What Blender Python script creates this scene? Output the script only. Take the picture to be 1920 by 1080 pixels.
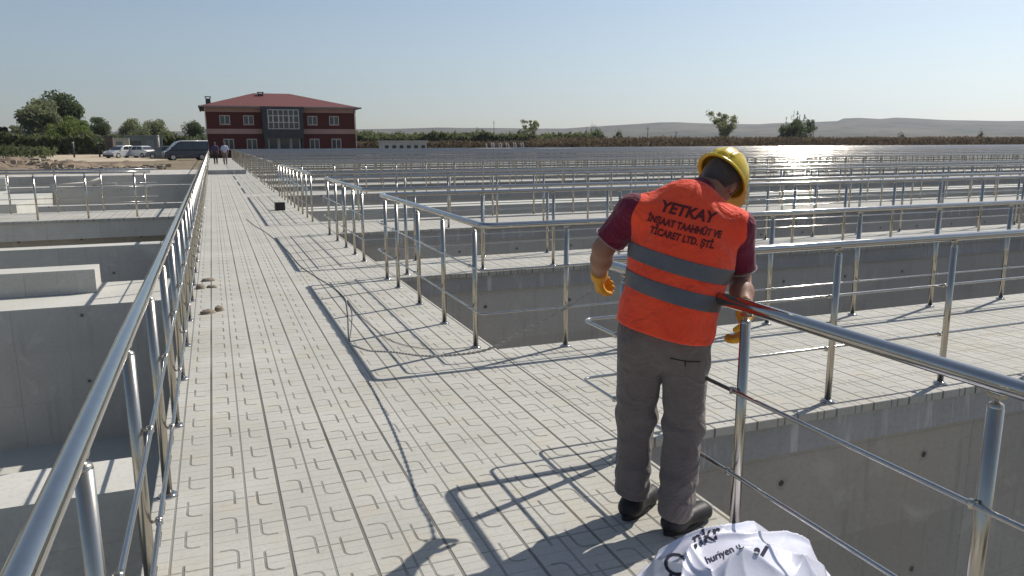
import bpy, bmesh, math, random
import numpy as np
from mathutils import Vector, Matrix, noise
from mathutils.bvhtree import BVHTree

random.seed(7)
rng = np.random.default_rng(7)
scene = bpy.context.scene
for o in list(bpy.data.objects):
    bpy.data.objects.remove(o)
col = scene.collection
R_ = math.radians

# ------------------------------------------------------------------ camera
FOC = 1423.36                      # focal length in photo pixels (1920 wide)
YAW, PITCH, ROLL, EYE = R_(21.239), R_(10.868), R_(-0.186), 1.62
cF = np.array([math.sin(YAW)*math.cos(PITCH), math.cos(YAW)*math.cos(PITCH), -math.sin(PITCH)])
_R0 = np.array([math.cos(YAW), -math.sin(YAW), 0.0])
_U0 = np.cross(_R0, cF)
cR = math.cos(ROLL)*_R0 + math.sin(ROLL)*_U0
cU = -math.sin(ROLL)*_R0 + math.cos(ROLL)*_U0
cC = np.array([0, 0, EYE])
cam_d = bpy.data.cameras.new('camera')
cam = bpy.data.objects.new('camera', cam_d)
col.objects.link(cam)
M = Matrix.Identity(4)
for i in range(3):
    M[i][0], M[i][1], M[i][2], M[i][3] = cR[i], cU[i], -cF[i], cC[i]
cam.matrix_world = M
cam_d.sensor_width = 36
cam_d.lens = FOC*36/1920
cam_d.clip_start = 0.05
cam_d.clip_end = 20000
scene.camera = cam

# ------------------------------------------------------------------ light
SUN_AZ, SUN_EL = R_(70.4), R_(45.0)          # azimuth clockwise from +Y
sun_dir = Vector((math.cos(SUN_EL)*math.sin(SUN_AZ), math.cos(SUN_EL)*math.cos(SUN_AZ), math.sin(SUN_EL)))
world = bpy.data.worlds.new('World')
scene.world = world
world.use_nodes = True
wn = world.node_tree
bg = wn.nodes['Background']
sky = wn.nodes.new('ShaderNodeTexSky')
sky.sky_type = 'NISHITA'
sky.sun_disc = False
sky.sun_elevation = SUN_EL
sky.sun_rotation = SUN_AZ
sky.altitude = 50
sky.air_density = 1.0
sky.dust_density = 0.5
sky.ozone_density = 1.6
hs = wn.nodes.new('ShaderNodeHueSaturation')
hs.inputs['Saturation'].default_value = 0.88
wn.links.new(sky.outputs[0], hs.inputs['Color'])
wn.links.new(hs.outputs[0], bg.inputs[0])
bg.inputs[1].default_value = 0.092
sun_d = bpy.data.lights.new('sun', 'SUN')
sun_d.energy = 5.0
sun_d.angle = R_(0.53)
sun_d.color = (1.0, 0.94, 0.85)
sun = bpy.data.objects.new('sun', sun_d)
col.objects.link(sun)
sun.rotation_euler = (-sun_dir).to_track_quat('-Z', 'Y').to_euler()
scene.view_settings.view_transform = 'Standard'
scene.view_settings.look = 'None'
scene.view_settings.exposure = 0.10
scene.view_settings.gamma = 1.0

# ------------------------------------------------------------------ helpers
def un(px, py, z=0.0):
    v = cF + cR*(px-960)/FOC + cU*(540-py)/FOC
    return cC + v*(z-EYE)/v[2]
def at_y(px, py, y):
    v = cF + cR*(px-960)/FOC + cU*(540-py)/FOC
    return cC + v*y/v[1]

def tag(o, label=None, cat=None, group=None, kind=None):
    if label: o['label'] = label
    if cat: o['category'] = cat
    if group: o['group'] = group
    if kind: o['kind'] = kind
    return o
def empty(name, loc=(0, 0, 0), rz=0):
    o = bpy.data.objects.new(name, None)
    o.empty_display_size = 0.2
    col.objects.link(o)
    o.location = loc
    o.rotation_euler = (0, 0, rz)
    return o
def mesh_obj(name, me, mat, parent=None, smooth=False):
    o = bpy.data.objects.new(name, me)
    col.objects.link(o)
    if mat is not None and not me.materials:
        me.materials.append(mat)
    if smooth:
        me.polygons.foreach_set('use_smooth', [True]*len(me.polygons))
    if parent is not None:
        o.parent = parent
    return o
class MB:
    """collects verts and faces, builds one mesh object"""
    def __init__(s):
        s.v = []; s.f = []; s.sm = []
    def add(s, vs, fs, smooth=False):
        k = len(s.v)
        s.v += [tuple(map(float, v)) for v in vs]
        for f in fs:
            s.f.append(tuple(i+k for i in f)); s.sm.append(smooth)
        return s
    def box(s, x0, y0, z0, x1, y1, z1):
        return s.add([(x0,y0,z0),(x1,y0,z0),(x1,y1,z0),(x0,y1,z0),(x0,y0,z1),(x1,y0,z1),(x1,y1,z1),(x0,y1,z1)],
              [(0,3,2,1),(4,5,6,7),(0,1,5,4),(1,2,6,5),(2,3,7,6),(3,0,4,7)])
    def tube(s, pts, r, n=10, cap=True):
        pts = [Vector(p) for p in pts]
        rs = r if isinstance(r, (list, tuple)) else [r]*len(pts)
        vs = []; fs = []
        up = None
        for i, p in enumerate(pts):
            d = (pts[min(i+1, len(pts)-1)] - pts[max(i-1, 0)])
            d.normalize()
            if up is None:
                up = Vector((0, 0, 1)) if abs(d.z) < 0.9 else Vector((1, 0, 0))
            a = d.cross(up)
            if a.length < 1e-4:
                a = d.cross(Vector((0.3, 1, 0.2)))
            a.normalize()
            b = d.cross(a); b.normalize()
            up = -b
            for k in range(n):
                t = 2*math.pi*k/n
                vs.append(p + (a*math.cos(t) + b*math.sin(t))*rs[i])
        for i in range(len(pts)-1):
            for k in range(n):
                k2 = (k+1) % n
                fs.append((i*n+k, i*n+k2, (i+1)*n+k2, (i+1)*n+k))
        s.add(vs, fs, True)
        if cap:
            m = len(s.v) - len(vs)
            s.f.append(tuple(m+k for k in range(n))[::-1]); s.sm.append(False)
            s.f.append(tuple(m+(len(pts)-1)*n+k for k in range(n))); s.sm.append(False)
        return s
    def lathe(s, prof, c=(0, 0, 0), n=14):
        vs = []; fs = []
        for (r, z) in prof:
            for k in range(n):
                t = 2*math.pi*k/n
                vs.append((c[0]+r*math.cos(t), c[1]+r*math.sin(t), c[2]+z))
        for i in range(len(prof)-1):
            for k in range(n):
                k2 = (k+1) % n
                fs.append((i*n+k, i*n+k2, (i+1)*n+k2, (i+1)*n+k))
        return s.add(vs, fs, True)
    def build(s, name, mat, parent=None, recalc=True):
        me = bpy.data.meshes.new(name)
        me.from_pydata(s.v, [], s.f)
        me.polygons.foreach_set('use_smooth', s.sm)
        if recalc and len(s.f) < 60000:
            bm = bmesh.new(); bm.from_mesh(me)
            bmesh.ops.recalc_face_normals(bm, faces=bm.faces[:])
            bm.to_mesh(me); bm.free()
        me.update()
        return mesh_obj(name, me, mat, parent)
def bevel(o, w, seg=2, ang=40):
    m = o.modifiers.new('bevel', 'BEVEL')
    m.width = w; m.segments = seg; m.limit_method = 'ANGLE'; m.angle_limit = R_(ang)
    return o
ORD = ['first','second','third','fourth','fifth','sixth','seventh','eighth','ninth','tenth','eleventh','twelfth',
       'thirteenth','fourteenth','fifteenth','sixteenth','seventeenth','eighteenth','nineteenth','twentieth']

# ------------------------------------------------------------------ materials
class NT:
    def __init__(s, name):
        s.m = bpy.data.materials.new(name)
        s.m.use_nodes = True
        s.t = s.m.node_tree
        s.p = s.t.nodes['Principled BSDF']
    def n(s, typ, **kw):
        x = s.t.nodes.new(typ)
        for k, v in kw.items(): setattr(x, k, v)
        return x
    def l(s, a, b): s.t.links.new(a, b)
    def val(s, x, inp):
        if isinstance(x, (int, float)): inp.default_value = x
        else: s.l(x, inp)
    def math(s, op, a, b=None, c=None, clamp=False):
        x = s.n('ShaderNodeMath', operation=op); x.use_clamp = clamp
        s.val(a, x.inputs[0])
        if b is not None: s.val(b, x.inputs[1])
        if c is not None: s.val(c, x.inputs[2])
        return x.outputs[0]
    def pos(s):
        g = s.n('ShaderNodeNewGeometry')
        return g
    def sep(s, v):
        x = s.n('ShaderNodeSeparateXYZ'); s.l(v, x.inputs[0]); return x.outputs
    def comb(s, x, y, z):
        c = s.n('ShaderNodeCombineXYZ')
        for i, q in enumerate((x, y, z)): s.val(q, c.inputs[i])
        return c.outputs[0]
    def noise(s, scale, detail=4, rough=0.6, vec=None, dist=0.0):
        x = s.n('ShaderNodeTexNoise')
        x.inputs['Scale'].default_value = scale; x.inputs['Detail'].default_value = detail
        x.inputs['Roughness'].default_value = rough; x.inputs['Distortion'].default_value = dist
        if vec is not None: s.l(vec, x.inputs['Vector'])
        return x.outputs['Fac']
    def ramp(s, fac, stops):
        x = s.n('ShaderNodeValToRGB')
        e = x.color_ramp.elements
        while len(e) < len(stops): e.new(0.5)
        for i, (p, c) in enumerate(stops):
            e[i].position = p; e[i].color = (c[0], c[1], c[2], 1) if not isinstance(c, (int, float)) else (c, c, c, 1)
        s.l(fac, x.inputs[0])
        return x.outputs[0]
    def mix(s, fac, a, b, mode='MIX'):
        x = s.n('ShaderNodeMix', data_type='RGBA', blend_type=mode)
        s.val(fac, x.inputs[0])
        for q, i in ((a, 6), (b, 7)):
            if isinstance(q, tuple): x.inputs[i].default_value = (q[0], q[1], q[2], 1)
            else: s.l(q, x.inputs[i])
        return x.outputs[2]
    def bump(s, h, strength=0.3, dist=0.01):
        x = s.n('ShaderNodeBump')
        x.inputs['Strength'].default_value = strength; x.inputs['Distance'].default_value = dist
        s.l(h, x.inputs['Height']); s.l(x.outputs[0], s.p.inputs['Normal'])
    def col(s, c):
        if isinstance(c, tuple): s.p.inputs['Base Color'].default_value = (c[0], c[1], c[2], 1)
        else: s.l(c, s.p.inputs['Base Color'])
        return s
    def set(s, rough=None, metal=None, spec=None, **kw):
        if rough is not None: s.val(rough, s.p.inputs['Roughness'])
        if metal is not None: s.p.inputs['Metallic'].default_value = metal
        if spec is not None: s.p.inputs['Specular IOR Level'].default_value = spec
        for k, v in kw.items(): s.p.inputs[k.replace('_', ' ')].default_value = v
        return s
def mottled(name, c, var=0.25, scale=6.0, rough=0.7, bump=0.0, obj=True, spec=0.4, metal=0.0):
    t = NT(name)
    tc = t.n('ShaderNodeTexCoord')
    n = t.noise(scale, 5, 0.6, tc.outputs['Object'])
    lo = tuple(x*(1-var) for x in c); hi = tuple(min(1, x*(1+var)) for x in c)
    t.col(t.ramp(n, [(0.3, lo), (0.7, hi)])).set(rough=rough, spec=spec, metal=metal)
    if bump: t.bump(n, bump, 0.01)
    return t.m

def mat_paver():
    t = NT('paver_concrete')
    g = t.pos(); x, y, z = t.sep(g.outputs['Position'])
    px, py = 0.30, 0.2885
    xs = t.math('DIVIDE', t.math('ADD', x, 0.118), px)
    ys = t.math('DIVIDE', t.math('SUBTRACT', y, 3.225), py)
    u = t.math('MULTIPLY', t.math('SUBTRACT', xs, t.math('ROUND', xs)), px)        # about heavy joint
    v = t.math('MULTIPLY', t.math('SUBTRACT', ys, t.math('ROUND', ys)), py)        # about cross joint
    au, av = t.math('ABSOLUTE', u), t.math('ABSOLUTE', v)
    def line(d, w, soft):                                                          # 1 on the line
        mr = t.n('ShaderNodeMapRange', interpolation_type='SMOOTHSTEP')
        t.l(d, mr.inputs[0]); mr.inputs[1].default_value = w; mr.inputs[2].default_value = w+soft
        mr.inputs[3].default_value = 1; mr.inputs[4].default_value = 0
        return mr.outputs[0]
    joint = line(au, 0.0045, 0.0045)
    groove = line(t.math('ABSOLUTE', t.math('SUBTRACT', au, 0.15)), 0.0030, 0.0045)
    cross = line(av, 0.0022, 0.004)
    fine1 = line(t.math('ABSOLUTE', t.math('SUBTRACT', av, 0.105)), 0.0006, 0.004)
    fine2 = line(t.math('ABSOLUTE', t.math('SUBTRACT', av, 0.052)), 0.0004, 0.004)
    # hook grooves: rounded rectangle about the joint crossing, two opposite corners only
    q = 0.034
    qx = t.math('SUBTRACT', au, 0.1-q); qy = t.math('SUBTRACT', av, 0.108-q)
    mx = t.math('MAXIMUM', qx, 0.0); my = t.math('MAXIMUM', qy, 0.0)
    ln = t.math('SQRT', t.math('ADD', t.math('MULTIPLY', mx, mx), t.math('MULTIPLY', my, my)))
    sd = t.math('SUBTRACT', t.math('ADD', ln, t.math('MINIMUM', t.math('MAXIMUM', qx, qy), 0.0)), q)
    ring = line(t.math('ABSOLUTE', sd), 0.0034, 0.0042)
    n0_ = t.noise(2.2, 2, 0.5, g.outputs['Position'])
    sgn = t.math('SIGN', u)
    keep = t.math('GREATER_THAN', t.math('MULTIPLY', sgn, v), -0.048)              # v on the same side as u
    keep2 = t.math('LESS_THAN', t.math('MULTIPLY', sgn, t.math('MULTIPLY', -1.0, v)), 0.048)
    inside = t.math('GREATER_THAN', t.math('SUBTRACT', au, t.math('MULTIPLY', t.math('SUBTRACT', n0_, 0.5), 0.05)), 0.032)
    hook = t.math('MULTIPLY', ring, t.math('MULTIPLY', keep, t.math('MULTIPLY', keep2, inside)))
    n1 = t.noise(1.3, 5, 0.6, g.outputs['Position'])
    n2 = t.noise(55, 6, 0.7, g.outputs['Position'])
    n3 = t.noise(4.5, 4, 0.6, g.outputs['Position'], 0.6)
    # tone of each tile
    wn_ = t.n('ShaderNodeTexWhiteNoise', noise_dimensions='2D')
    fl = t.comb(t.math('FLOOR', xs), t.math('FLOOR', ys), 0.0)
    t.l(fl, wn_.inputs['Vector'])
    base = t.ramp(n1, [(0.30, (0.385, 0.372, 0.325)), (0.52, (0.44, 0.428, 0.385)), (0.75, (0.49, 0.478, 0.437))])
    base = t.mix(t.math('MULTIPLY', wn_.outputs['Value'], 0.10), base, (0.30, 0.295, 0.275))
    base = t.mix(t.ramp(n3, [(0.52, 0.0), (0.70, 0.45)]), base, (0.46, 0.405, 0.30))
    base = t.mix(t.ramp(n2, [(0.30, 0.35), (0.5, 0.0)]), base, (0.22, 0.215, 0.20))
    n5 = t.noise(9.0, 5, 0.7, g.outputs['Position'], 1.2)
    base = t.mix(t.ramp(n5, [(0.60, 0.0), (0.78, 0.5)]), base, (0.27, 0.26, 0.235))
    n6 = t.noise(0.45, 4, 0.6, g.outputs['Position'])
    base = t.mix(t.ramp(n6, [(0.50, 0.0), (0.75, 0.35)]), base, (0.33, 0.32, 0.30))
    n4 = t.noise(0.7, 3, 0.5, g.outputs['Position'])
    dirt = t.ramp(n4, [(0.35, 0.62), (0.65, 1.0)])
    cr = t.math('MAXIMUM', t.math('MULTIPLY', joint, 0.95), t.math('MULTIPLY', groove, 0.62))
    cr = t.math('MAXIMUM', cr, t.math('MULTIPLY', cross, 0.64))
    cr = t.math('MAXIMUM', cr, t.math('MULTIPLY', hook, t.ramp(n3, [(0.32, 0.42), (0.62, 0.80)])))
    cr2 = t.math('MAXIMUM', t.math('MULTIPLY', fine1, 0.30), t.math('MULTIPLY', fine2, 0.20))
    cr = t.math('MAXIMUM', cr, cr2)
    c = t.mix(t.math('MULTIPLY', cr, dirt), base, (0.06, 0.056, 0.048))
    t.col(c).set(rough=0.82, spec=0.3)
    hgt = t.math('SUBTRACT', t.math('MULTIPLY', n2, 0.12), cr)
    t.bump(hgt, 0.7, 0.006)
    return t.m

def mat_concrete(name, lo, hi, holes=True, drips=0.0, warm=0.0, joint=1.2):
    t = NT(name)
    g = t.pos(); x, y, z = t.sep(g.outputs['Position'])
    nx, ny, nz = t.sep(g.outputs['True Normal'])
    u = t.math('ADD', t.math('MULTIPLY', x, t.math('ABSOLUTE', ny)), t.math('MULTIPLY', y, t.math('ABSOLUTE', nx)))
    up = t.math('GREATER_THAN', t.math('ABSOLUTE', nz), 0.5)
    n1 = t.noise(0.9, 6, 0.62, g.outputs['Position'])
    n2 = t.noise(28, 5, 0.7, g.outputs['Position'])
    c = t.ramp(n1, [(0.3, lo), (0.7, hi)])
    c = t.mix(t.ramp(n2, [(0.28, 0.35), (0.5, 0.0)]), c, tuple(q*0.55 for q in lo))
    side = t.math('SUBTRACT', 1.0, up)
    if warm:
        nw = t.noise(0.5, 3, 0.5, g.outputs['Position'])
        c = t.mix(t.math('MULTIPLY', t.ramp(nw, [(0.35, 0.0), (0.65, 1.0)]), warm), c, (0.40, 0.34, 0.25))
    # vertical streaks
    st = t.noise(7, 3, 0.6, t.comb(t.math('MULTIPLY', u, 1.6), t.math('MULTIPLY', z, 0.12), 0.0))
    c = t.mix(t.math('MULTIPLY', side, t.ramp(st, [(0.55, 0.0), (0.75, 0.35)])), c, tuple(q*0.55 for q in lo))
    if drips:
        dv = t.comb(t.math('MULTIPLY', u, 5.0), t.math('MULTIPLY', z, 0.5), 1.7)
        d = t.noise(3.2, 3, 0.6, dv)
        big = t.noise(0.8, 2, 0.5, t.comb(u, 0.0, 3.3))
        m = t.math('MULTIPLY', t.ramp(d, [(0.54, 0.0), (0.66, 1.0)]), t.ramp(big, [(0.42, 0.0), (0.62, 1.0)]))
        c = t.mix(t.math('MULTIPLY', t.math('MULTIPLY', m, side), drips), c, (0.58, 0.57, 0.55))
    h = t.math('MULTIPLY', n2, 0.3)
    if holes:
        uu = t.math('ADD', t.math('DIVIDE', u, joint), 0.37); vv = t.math('DIVIDE', t.math('ADD', z, 0.47), 0.85)
        fu = t.math('MULTIPLY', t.math('SUBTRACT', uu, t.math('ROUND', uu)), joint)
        fv = t.math('MULTIPLY', t.math('SUBTRACT', vv, t.math('ROUND', vv)), 0.85)
        dd = t.math('SQRT', t.math('ADD', t.math('MULTIPLY', fu, fu), t.math('MULTIPLY', fv, fv)))
        jit = t.math('MULTIPLY', t.math('SUBTRACT', n2, 0.5), 0.02)
        hole = t.math('MULTIPLY', t.math('LESS_THAN', t.math('ADD', dd, jit), 0.021), side)
        ring = t.math('MULTIPLY', t.math('LESS_THAN', t.math('ADD', dd, t.math('MULTIPLY', jit, 3.0)), 0.042), side)
        c = t.mix(t.math('MULTIPLY', ring, 0.22), c, tuple(q*0.5 for q in lo))
        c = t.mix(t.math('MULTIPLY', hole, 0.80), c, (0.02, 0.018, 0.015))
        fj = t.math('MULTIPLY', t.math('SUBTRACT', t.math('DIVIDE', u, joint*2), t.math('ROUND', t.math('DIVIDE', u, joint*2))), joint*2)
        wob = t.math('MULTIPLY', t.math('SUBTRACT', t.noise(1.5, 2, 0.5, g.outputs['Position']), 0.5), 0.03)
        jl = t.math('MULTIPLY', t.math('LESS_THAN', t.math('ABSOLUTE', t.math('ADD', fj, wob)), 0.004), side)
        c = t.mix(t.math('MULTIPLY', jl, 0.33), c, (0.09, 0.085, 0.08))
        fz = t.math('DIVIDE', t.math('ADD', z, 0.30), 1.25)
        fzz = t.math('MULTIPLY', t.math('SUBTRACT', fz, t.math('ROUND', fz)), 1.25)
        hl = t.math('MULTIPLY', t.math('LESS_THAN', t.math('ABSOLUTE', t.math('ADD', fzz, t.math('MULTIPLY', wob, 0.5))), 0.004), side)
        c = t.mix(t.math('MULTIPLY', hl, 0.16), c, (0.09, 0.085, 0.08))
        wp = t.n('ShaderNodeTexWhiteNoise', noise_dimensions='2D')
        t.l(t.comb(t.math('ROUND', t.math('ADD', t.math('DIVIDE', u, joint*2), 0.5)), t.math('FLOOR', t.math('ADD', fz, 0.5)), 0.0), wp.inputs['Vector'])
        c = t.mix(t.math('MULTIPLY', t.math('MULTIPLY', wp.outputs['Value'], side), 0.22), c, tuple(q*0.62 for q in lo))
        np_ = t.noise(2.2, 6, 0.7, g.outputs['Position'], 0.8)
        c = t.mix(t.math('MULTIPLY', t.ramp(np_, [(0.58, 0.0), (0.72, 0.35)]), side), c, tuple(min(1, q*1.35) for q in hi))
        h = t.math('SUBTRACT', h, t.math('MAXIMUM', hole, jl))
    t.col(c).set(rough=0.88, spec=0.25)
    t.bump(h, 0.35, 0.008)
    return t.m

def mat_steel(name, base=(0.49, 0.472, 0.445), rough=0.065):
    t = NT(name)
    tc = t.n('ShaderNodeTexCoord')
    n = t.noise(9, 5, 0.7, tc.outputs['Object'])
    n2 = t.noise(160, 2, 0.6, tc.outputs['Object'])
    t.col(t.ramp(n, [(0.3, tuple(q*0.88 for q in base)), (0.7, base)]))
    t.set(metal=1.0)
    n3 = t.noise(2.5, 3, 0.6, tc.outputs['Object'])
    r = t.math('ADD', t.math('MULTIPLY', n, 0.05), rough-0.03)
    r = t.math('ADD', r, t.math('MULTIPLY', n2, 0.02))
    r = t.math('ADD', r, t.ramp(n3, [(0.55, 0.0), (0.72, 0.07)]))
    t.l(r, t.p.inputs['Roughness'])
    return t.m

MAT = {}
MAT['paver'] = mat_paver()
MAT['edge'] = mat_concrete('paver_edge_concrete', (0.30, 0.295, 0.275), (0.38, 0.37, 0.35), holes=False)
MAT['beam'] = mat_concrete('beam_concrete', (0.30, 0.298, 0.295), (0.39, 0.385, 0.38), holes=False, drips=0.65)
MAT['wall'] = mat_concrete('wall_concrete', (0.33, 0.318, 0.292), (0.42, 0.402, 0.37), holes=True, warm=0.42)
MAT['wallgrey'] = mat_concrete('grey_wall_concrete', (0.41, 0.395, 0.365), (0.50, 0.485, 0.45), holes=True, drips=0.1, warm=0.12)
MAT['walllight'] = mat_concrete('light_grey_wall_concrete', (0.48, 0.465, 0.425), (0.60, 0.585, 0.54), holes=True, drips=0.0, warm=0.15)
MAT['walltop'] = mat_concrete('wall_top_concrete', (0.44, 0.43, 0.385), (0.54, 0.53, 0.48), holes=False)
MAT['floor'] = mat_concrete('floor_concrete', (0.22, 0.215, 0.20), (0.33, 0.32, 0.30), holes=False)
MAT['steel'] = mat_steel('stainless_steel')
MAT['steelpost'] = mat_steel('brushed_steel_post', (0.53, 0.492, 0.425), 0.24)
MAT['steelfar'] = mat_steel('toned_far_steel', (0.45, 0.425, 0.385), 0.13)  # warmer, duller copy for far rails, tinted against reflected sky blue

# ------------------------------------------------------------------ the setting: ground, basins, decks
def mat_ground():
    t = NT('earth_ground')
    g = t.pos()
    n1 = t.noise(0.02, 6, 0.65, g.outputs['Position'])
    n2 = t.noise(0.35, 6, 0.7, g.outputs['Position'])
    n3 = t.noise(3.0, 4, 0.7, g.outputs['Position'])
    c = t.ramp(n1, [(0.36, (0.10, 0.095, 0.05)), (0.5, (0.19, 0.15, 0.095)), (0.64, (0.26, 0.215, 0.14))])
    c = t.mix(t.ramp(n2, [(0.42, 0.0), (0.62, 0.75)]), c, (0.29, 0.25, 0.19))
    c = t.mix(t.ramp(n3, [(0.35, 0.6), (0.55, 0.0)]), c, (0.09, 0.075, 0.05))
    t.col(c).set(rough=0.95, spec=0.1)
    t.bump(n3, 0.6, 0.08)
    return t.m
MAT['ground'] = mat_ground()
GZ = -0.12
XR, XL, YN, YF, YL = 190.0, -16.0, -12.0, 92.0, 47.0       # basin limits
DEEP = -4.6
g = MB()
BIG = 6000
def sheet(x0, y0, x1, y1, z=GZ):
    g.add([(x0,y0,z),(x1,y0,z),(x1,y1,z),(x0,y1,z)], [(0,1,2,3)])
xs_ = [-BIG, XL, -0.36, XR, BIG]; ys_ = [-BIG, YN, YL, YF, BIG]
for i in range(4):
    for j in range(4):
        if i in (1,) and j == 1: continue                  # left basin
        if i == 2 and j in (1, 2): continue                # right basin
        sheet(xs_[i], ys_[j], xs_[i+1], ys_[j+1])
tag(g.build('ground', MAT['ground']), kind='structure')
f = MB()
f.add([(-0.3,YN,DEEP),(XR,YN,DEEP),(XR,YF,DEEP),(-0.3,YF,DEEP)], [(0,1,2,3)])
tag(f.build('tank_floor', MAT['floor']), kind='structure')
f = MB()
f.add([(XL,YN,-2.1),(-0.3,YN,-2.1),(-0.3,YL,-2.1),(XL,YL,-2.1)], [(0,1,2,3)])
tag(f.build('tank_floor', MAT['walltop']), kind='structure')
# basin retaining faces
o = MB().box(XR, YN, DEEP, XR+0.4, YF, GZ+0.03).build('retaining_wall', MAT['wallgrey'])
tag(o, 'concrete retaining wall closing the tanks at the far right end', 'wall')
o = MB().box(1.0, YF, DEEP, XR, YF+0.4, GZ+0.1).build('retaining_wall', MAT['wallgrey'])
tag(o, 'long concrete retaining wall along the far side of the tanks before the brown field', 'wall')
o = MB().box(XL-0.4, YN, DEEP, XL, YL, GZ+0.03).build('retaining_wall', MAT['wallgrey'])
tag(o, 'concrete retaining wall closing the left tanks on their outer side', 'wall')
o = MB().box(XL, YL, DEEP, -0.4, YL+0.4, GZ+0.03).build('retaining_wall', MAT['wallgrey'])
tag(o, 'concrete retaining wall between the left tanks and the pale gravel bank', 'wall')

# main walkway: paved deck on a concrete wall
XA, XB, YEND = -0.37, 2.01, 90.0
d = MB().box(XA, YN, -0.055, XB, YEND, 0.0)
deck = bevel(d.build('main_walkway', MAT['paver']), 0.006)
tag(deck, kind='structure')
sup = empty('walkway_wall', (0, 0, 0))
tag(sup, 'long concrete wall carrying the main paved walkway between the tanks', 'wall')
MB().box(XA+0.035, YN, -0.26, XB-0.035, YEND, -0.058).build('beam', MAT['beam'], sup)
MB().box(XA+0.07, YN, DEEP-0.05, XB-0.07, YEND, -0.263).build('wall', MAT['wall'], sup)

# cross walkways on the right: (near edge, far edge, railed)
CW = [(3.43, 5.50), (9.0, 10.40), (13.95, 16.25), (24.75, 26.9), (30.0, 31.8), (34.9, 37.1), (41.2, 43.2),
      (46.5, 48.0), (51.6, 53.7), (57.0, 58.5), (62.2, 64.2), (67.5, 69.0), (72.6, 74.6), (78.0, 79.6), (83.4, 85.4)]
for i, (a, b) in enumerate(CW):
    xe = min(XR-0.5, 18+2.2*b)
    dk = MB()
    # pavers overhang the beam; the deck edge is laid as single edge tiles
    dk.box(XB+0.002, a, -0.055, xe, b, 0.0)
    o = bevel(dk.build('cross_walkway', MAT['paver']), 0.006)
    tag(o, kind='structure')
    w = empty('tank_wall', (XB, a, 0))
    tag(w, '%s concrete tank wall from the camera on the right, under a paved cross walkway' % ORD[i], 'wall', 'tank walls under the cross walkways')
    w2 = MB().box(XB-0.03-XB, 0.04, -0.26, xe-XB, b-a-0.04, -0.058).build('beam', MAT['beam'], w)
    w3 = MB().box(-0.06, 0.075, DEEP-0.05, xe-XB, b-a-0.075, -0.263).build('wall', MAT['wall'] if i == 0 else MAT['wallgrey'], w)
# twin bare wall tops in the long tank
for a, b, lab in ((19.1, 19.6, 'nearer of two bare concrete wall tops in the long right tank'),
                  (19.85, 20.35, 'farther of two bare concrete wall tops in the long right tank')):
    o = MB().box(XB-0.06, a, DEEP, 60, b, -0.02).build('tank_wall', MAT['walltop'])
    tag(o, lab, 'wall')
# left side walls
def cwall(name, x0, y0, z0, x1, y1, z1, mat, lab, topmat=None):
    w = empty(name, (x1, y0, z0))
    tag(w, lab, 'wall')
    MB().box(x0-x1, 0, 0, 0, y1-y0, z1-z0-0.03).build('wall', mat, w)
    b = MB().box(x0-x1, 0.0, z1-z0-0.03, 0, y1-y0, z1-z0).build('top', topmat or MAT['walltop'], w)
    return w
cwall('tank_wall', XL, 3.90, -3.25, -0.47, 4.33, -0.04, MAT['walllight'], 'low rough concrete wall beside the left handrail, closest to the camera', MAT['walltop'])
cwall('tank_wall', XL, 10.50, -3.25, -0.42, 12.2, -0.35, MAT['walllight'], 'low concrete wall with a broad pale top across the left tank')
cwall('tank_wall', XL, 11.37, -0.348, -1.575, 11.85, -0.03, MAT['walllight'], 'short upright concrete wall standing on the broad pale wall top, its end sunlit')
cwall('tank_wall', XL, 13.84, -3.25, -0.42, 14.2, -0.02, MAT['walllight'], 'thin concrete wall with a chipped pale top, between the short wall and the left walkway')
w = empty('tank_wall', (-0.4, 18.75, 0))
tag(w, 'concrete tank wall under the railed cross walkway on the left', 'wall')
MB().box(XL+0.4, 0.04, -0.42, -0.0, 2.2, -0.058).build('beam', MAT['walllight'], w)
MB().box(XL+0.4, 0.4, -3.25, -0.0, 2.0, -0.423).build('wall', MAT['wall'], w)
o = bevel(MB().box(XL, 18.75, -0.055, XA-0.002, 21.1, 0.0).build('cross_walkway', MAT['paver']), 0.006)
tag(o, kind='structure')

# ------------------------------------------------------------------ railings
RZ, MZ = 1.0, (0.67, 0.335)
def fillet(poly, r, n=5):
    out = [Vector(poly[0])]
    for i in range(1, len(poly)-1):
        p, a, b = Vector(poly[i]), Vector(poly[i-1]), Vector(poly[i+1])
        da, db = (a-p).normalized(), (b-p).normalized()
        for k in range(n+1):
            t = k/n
            q = (p+da*r)*(1-t)**2 + p*2*t*(1-t) + (p+db*r)*t*t
            out.append(q)
    out.append(Vector(poly[-1]))
    return out
def subdiv(pts, step=2.0):
    out = [pts[0]]
    for a, b in zip(pts[:-1], pts[1:]):
        n = max(1, int((b-a).length/step))
        for k in range(1, n+1): out.append(a.lerp(b, k/n))
    return out
POST_ME = {}
def post_meshes():
    # along local +Y = towards the walkway (where the mid rails hang)
    p = MB().tube([(0,0,0.004),(0,0,0.935)], 0.0205, 14)
    p.lathe([(0.0205,0.935),(0.019,0.944),(0.013,0.948),(0.0075,0.95),(0.0075,0.972)], n=12)
    p.box(-0.02,-0.013,0.962,0.02,0.013,0.9725)
    for z in MZ:
        p.tube([(0,0.018,z),(0,0.042,z)], 0.006, 8)
        p.lathe([(0.0,-0.013),(0.0125,-0.012),(0.0125,0.012),(0.0,0.013)], (0,0.044,z), 10)
    f = MB().lathe([(0.0,0.019),(0.022,0.018),(0.032,0.015),(0.041,0.008),(0.046,0.0),(0.0,0.0005)], n=18)
    a = p.build('post', MAT['steelpost']); b = f.build('foot_cap', MAT['steel'])
    POST_ME['post'], POST_ME['foot_cap'] = a.data, b.data
    bpy.data.objects.remove(a); bpy.data.objects.remove(b)
post_meshes()
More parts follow.
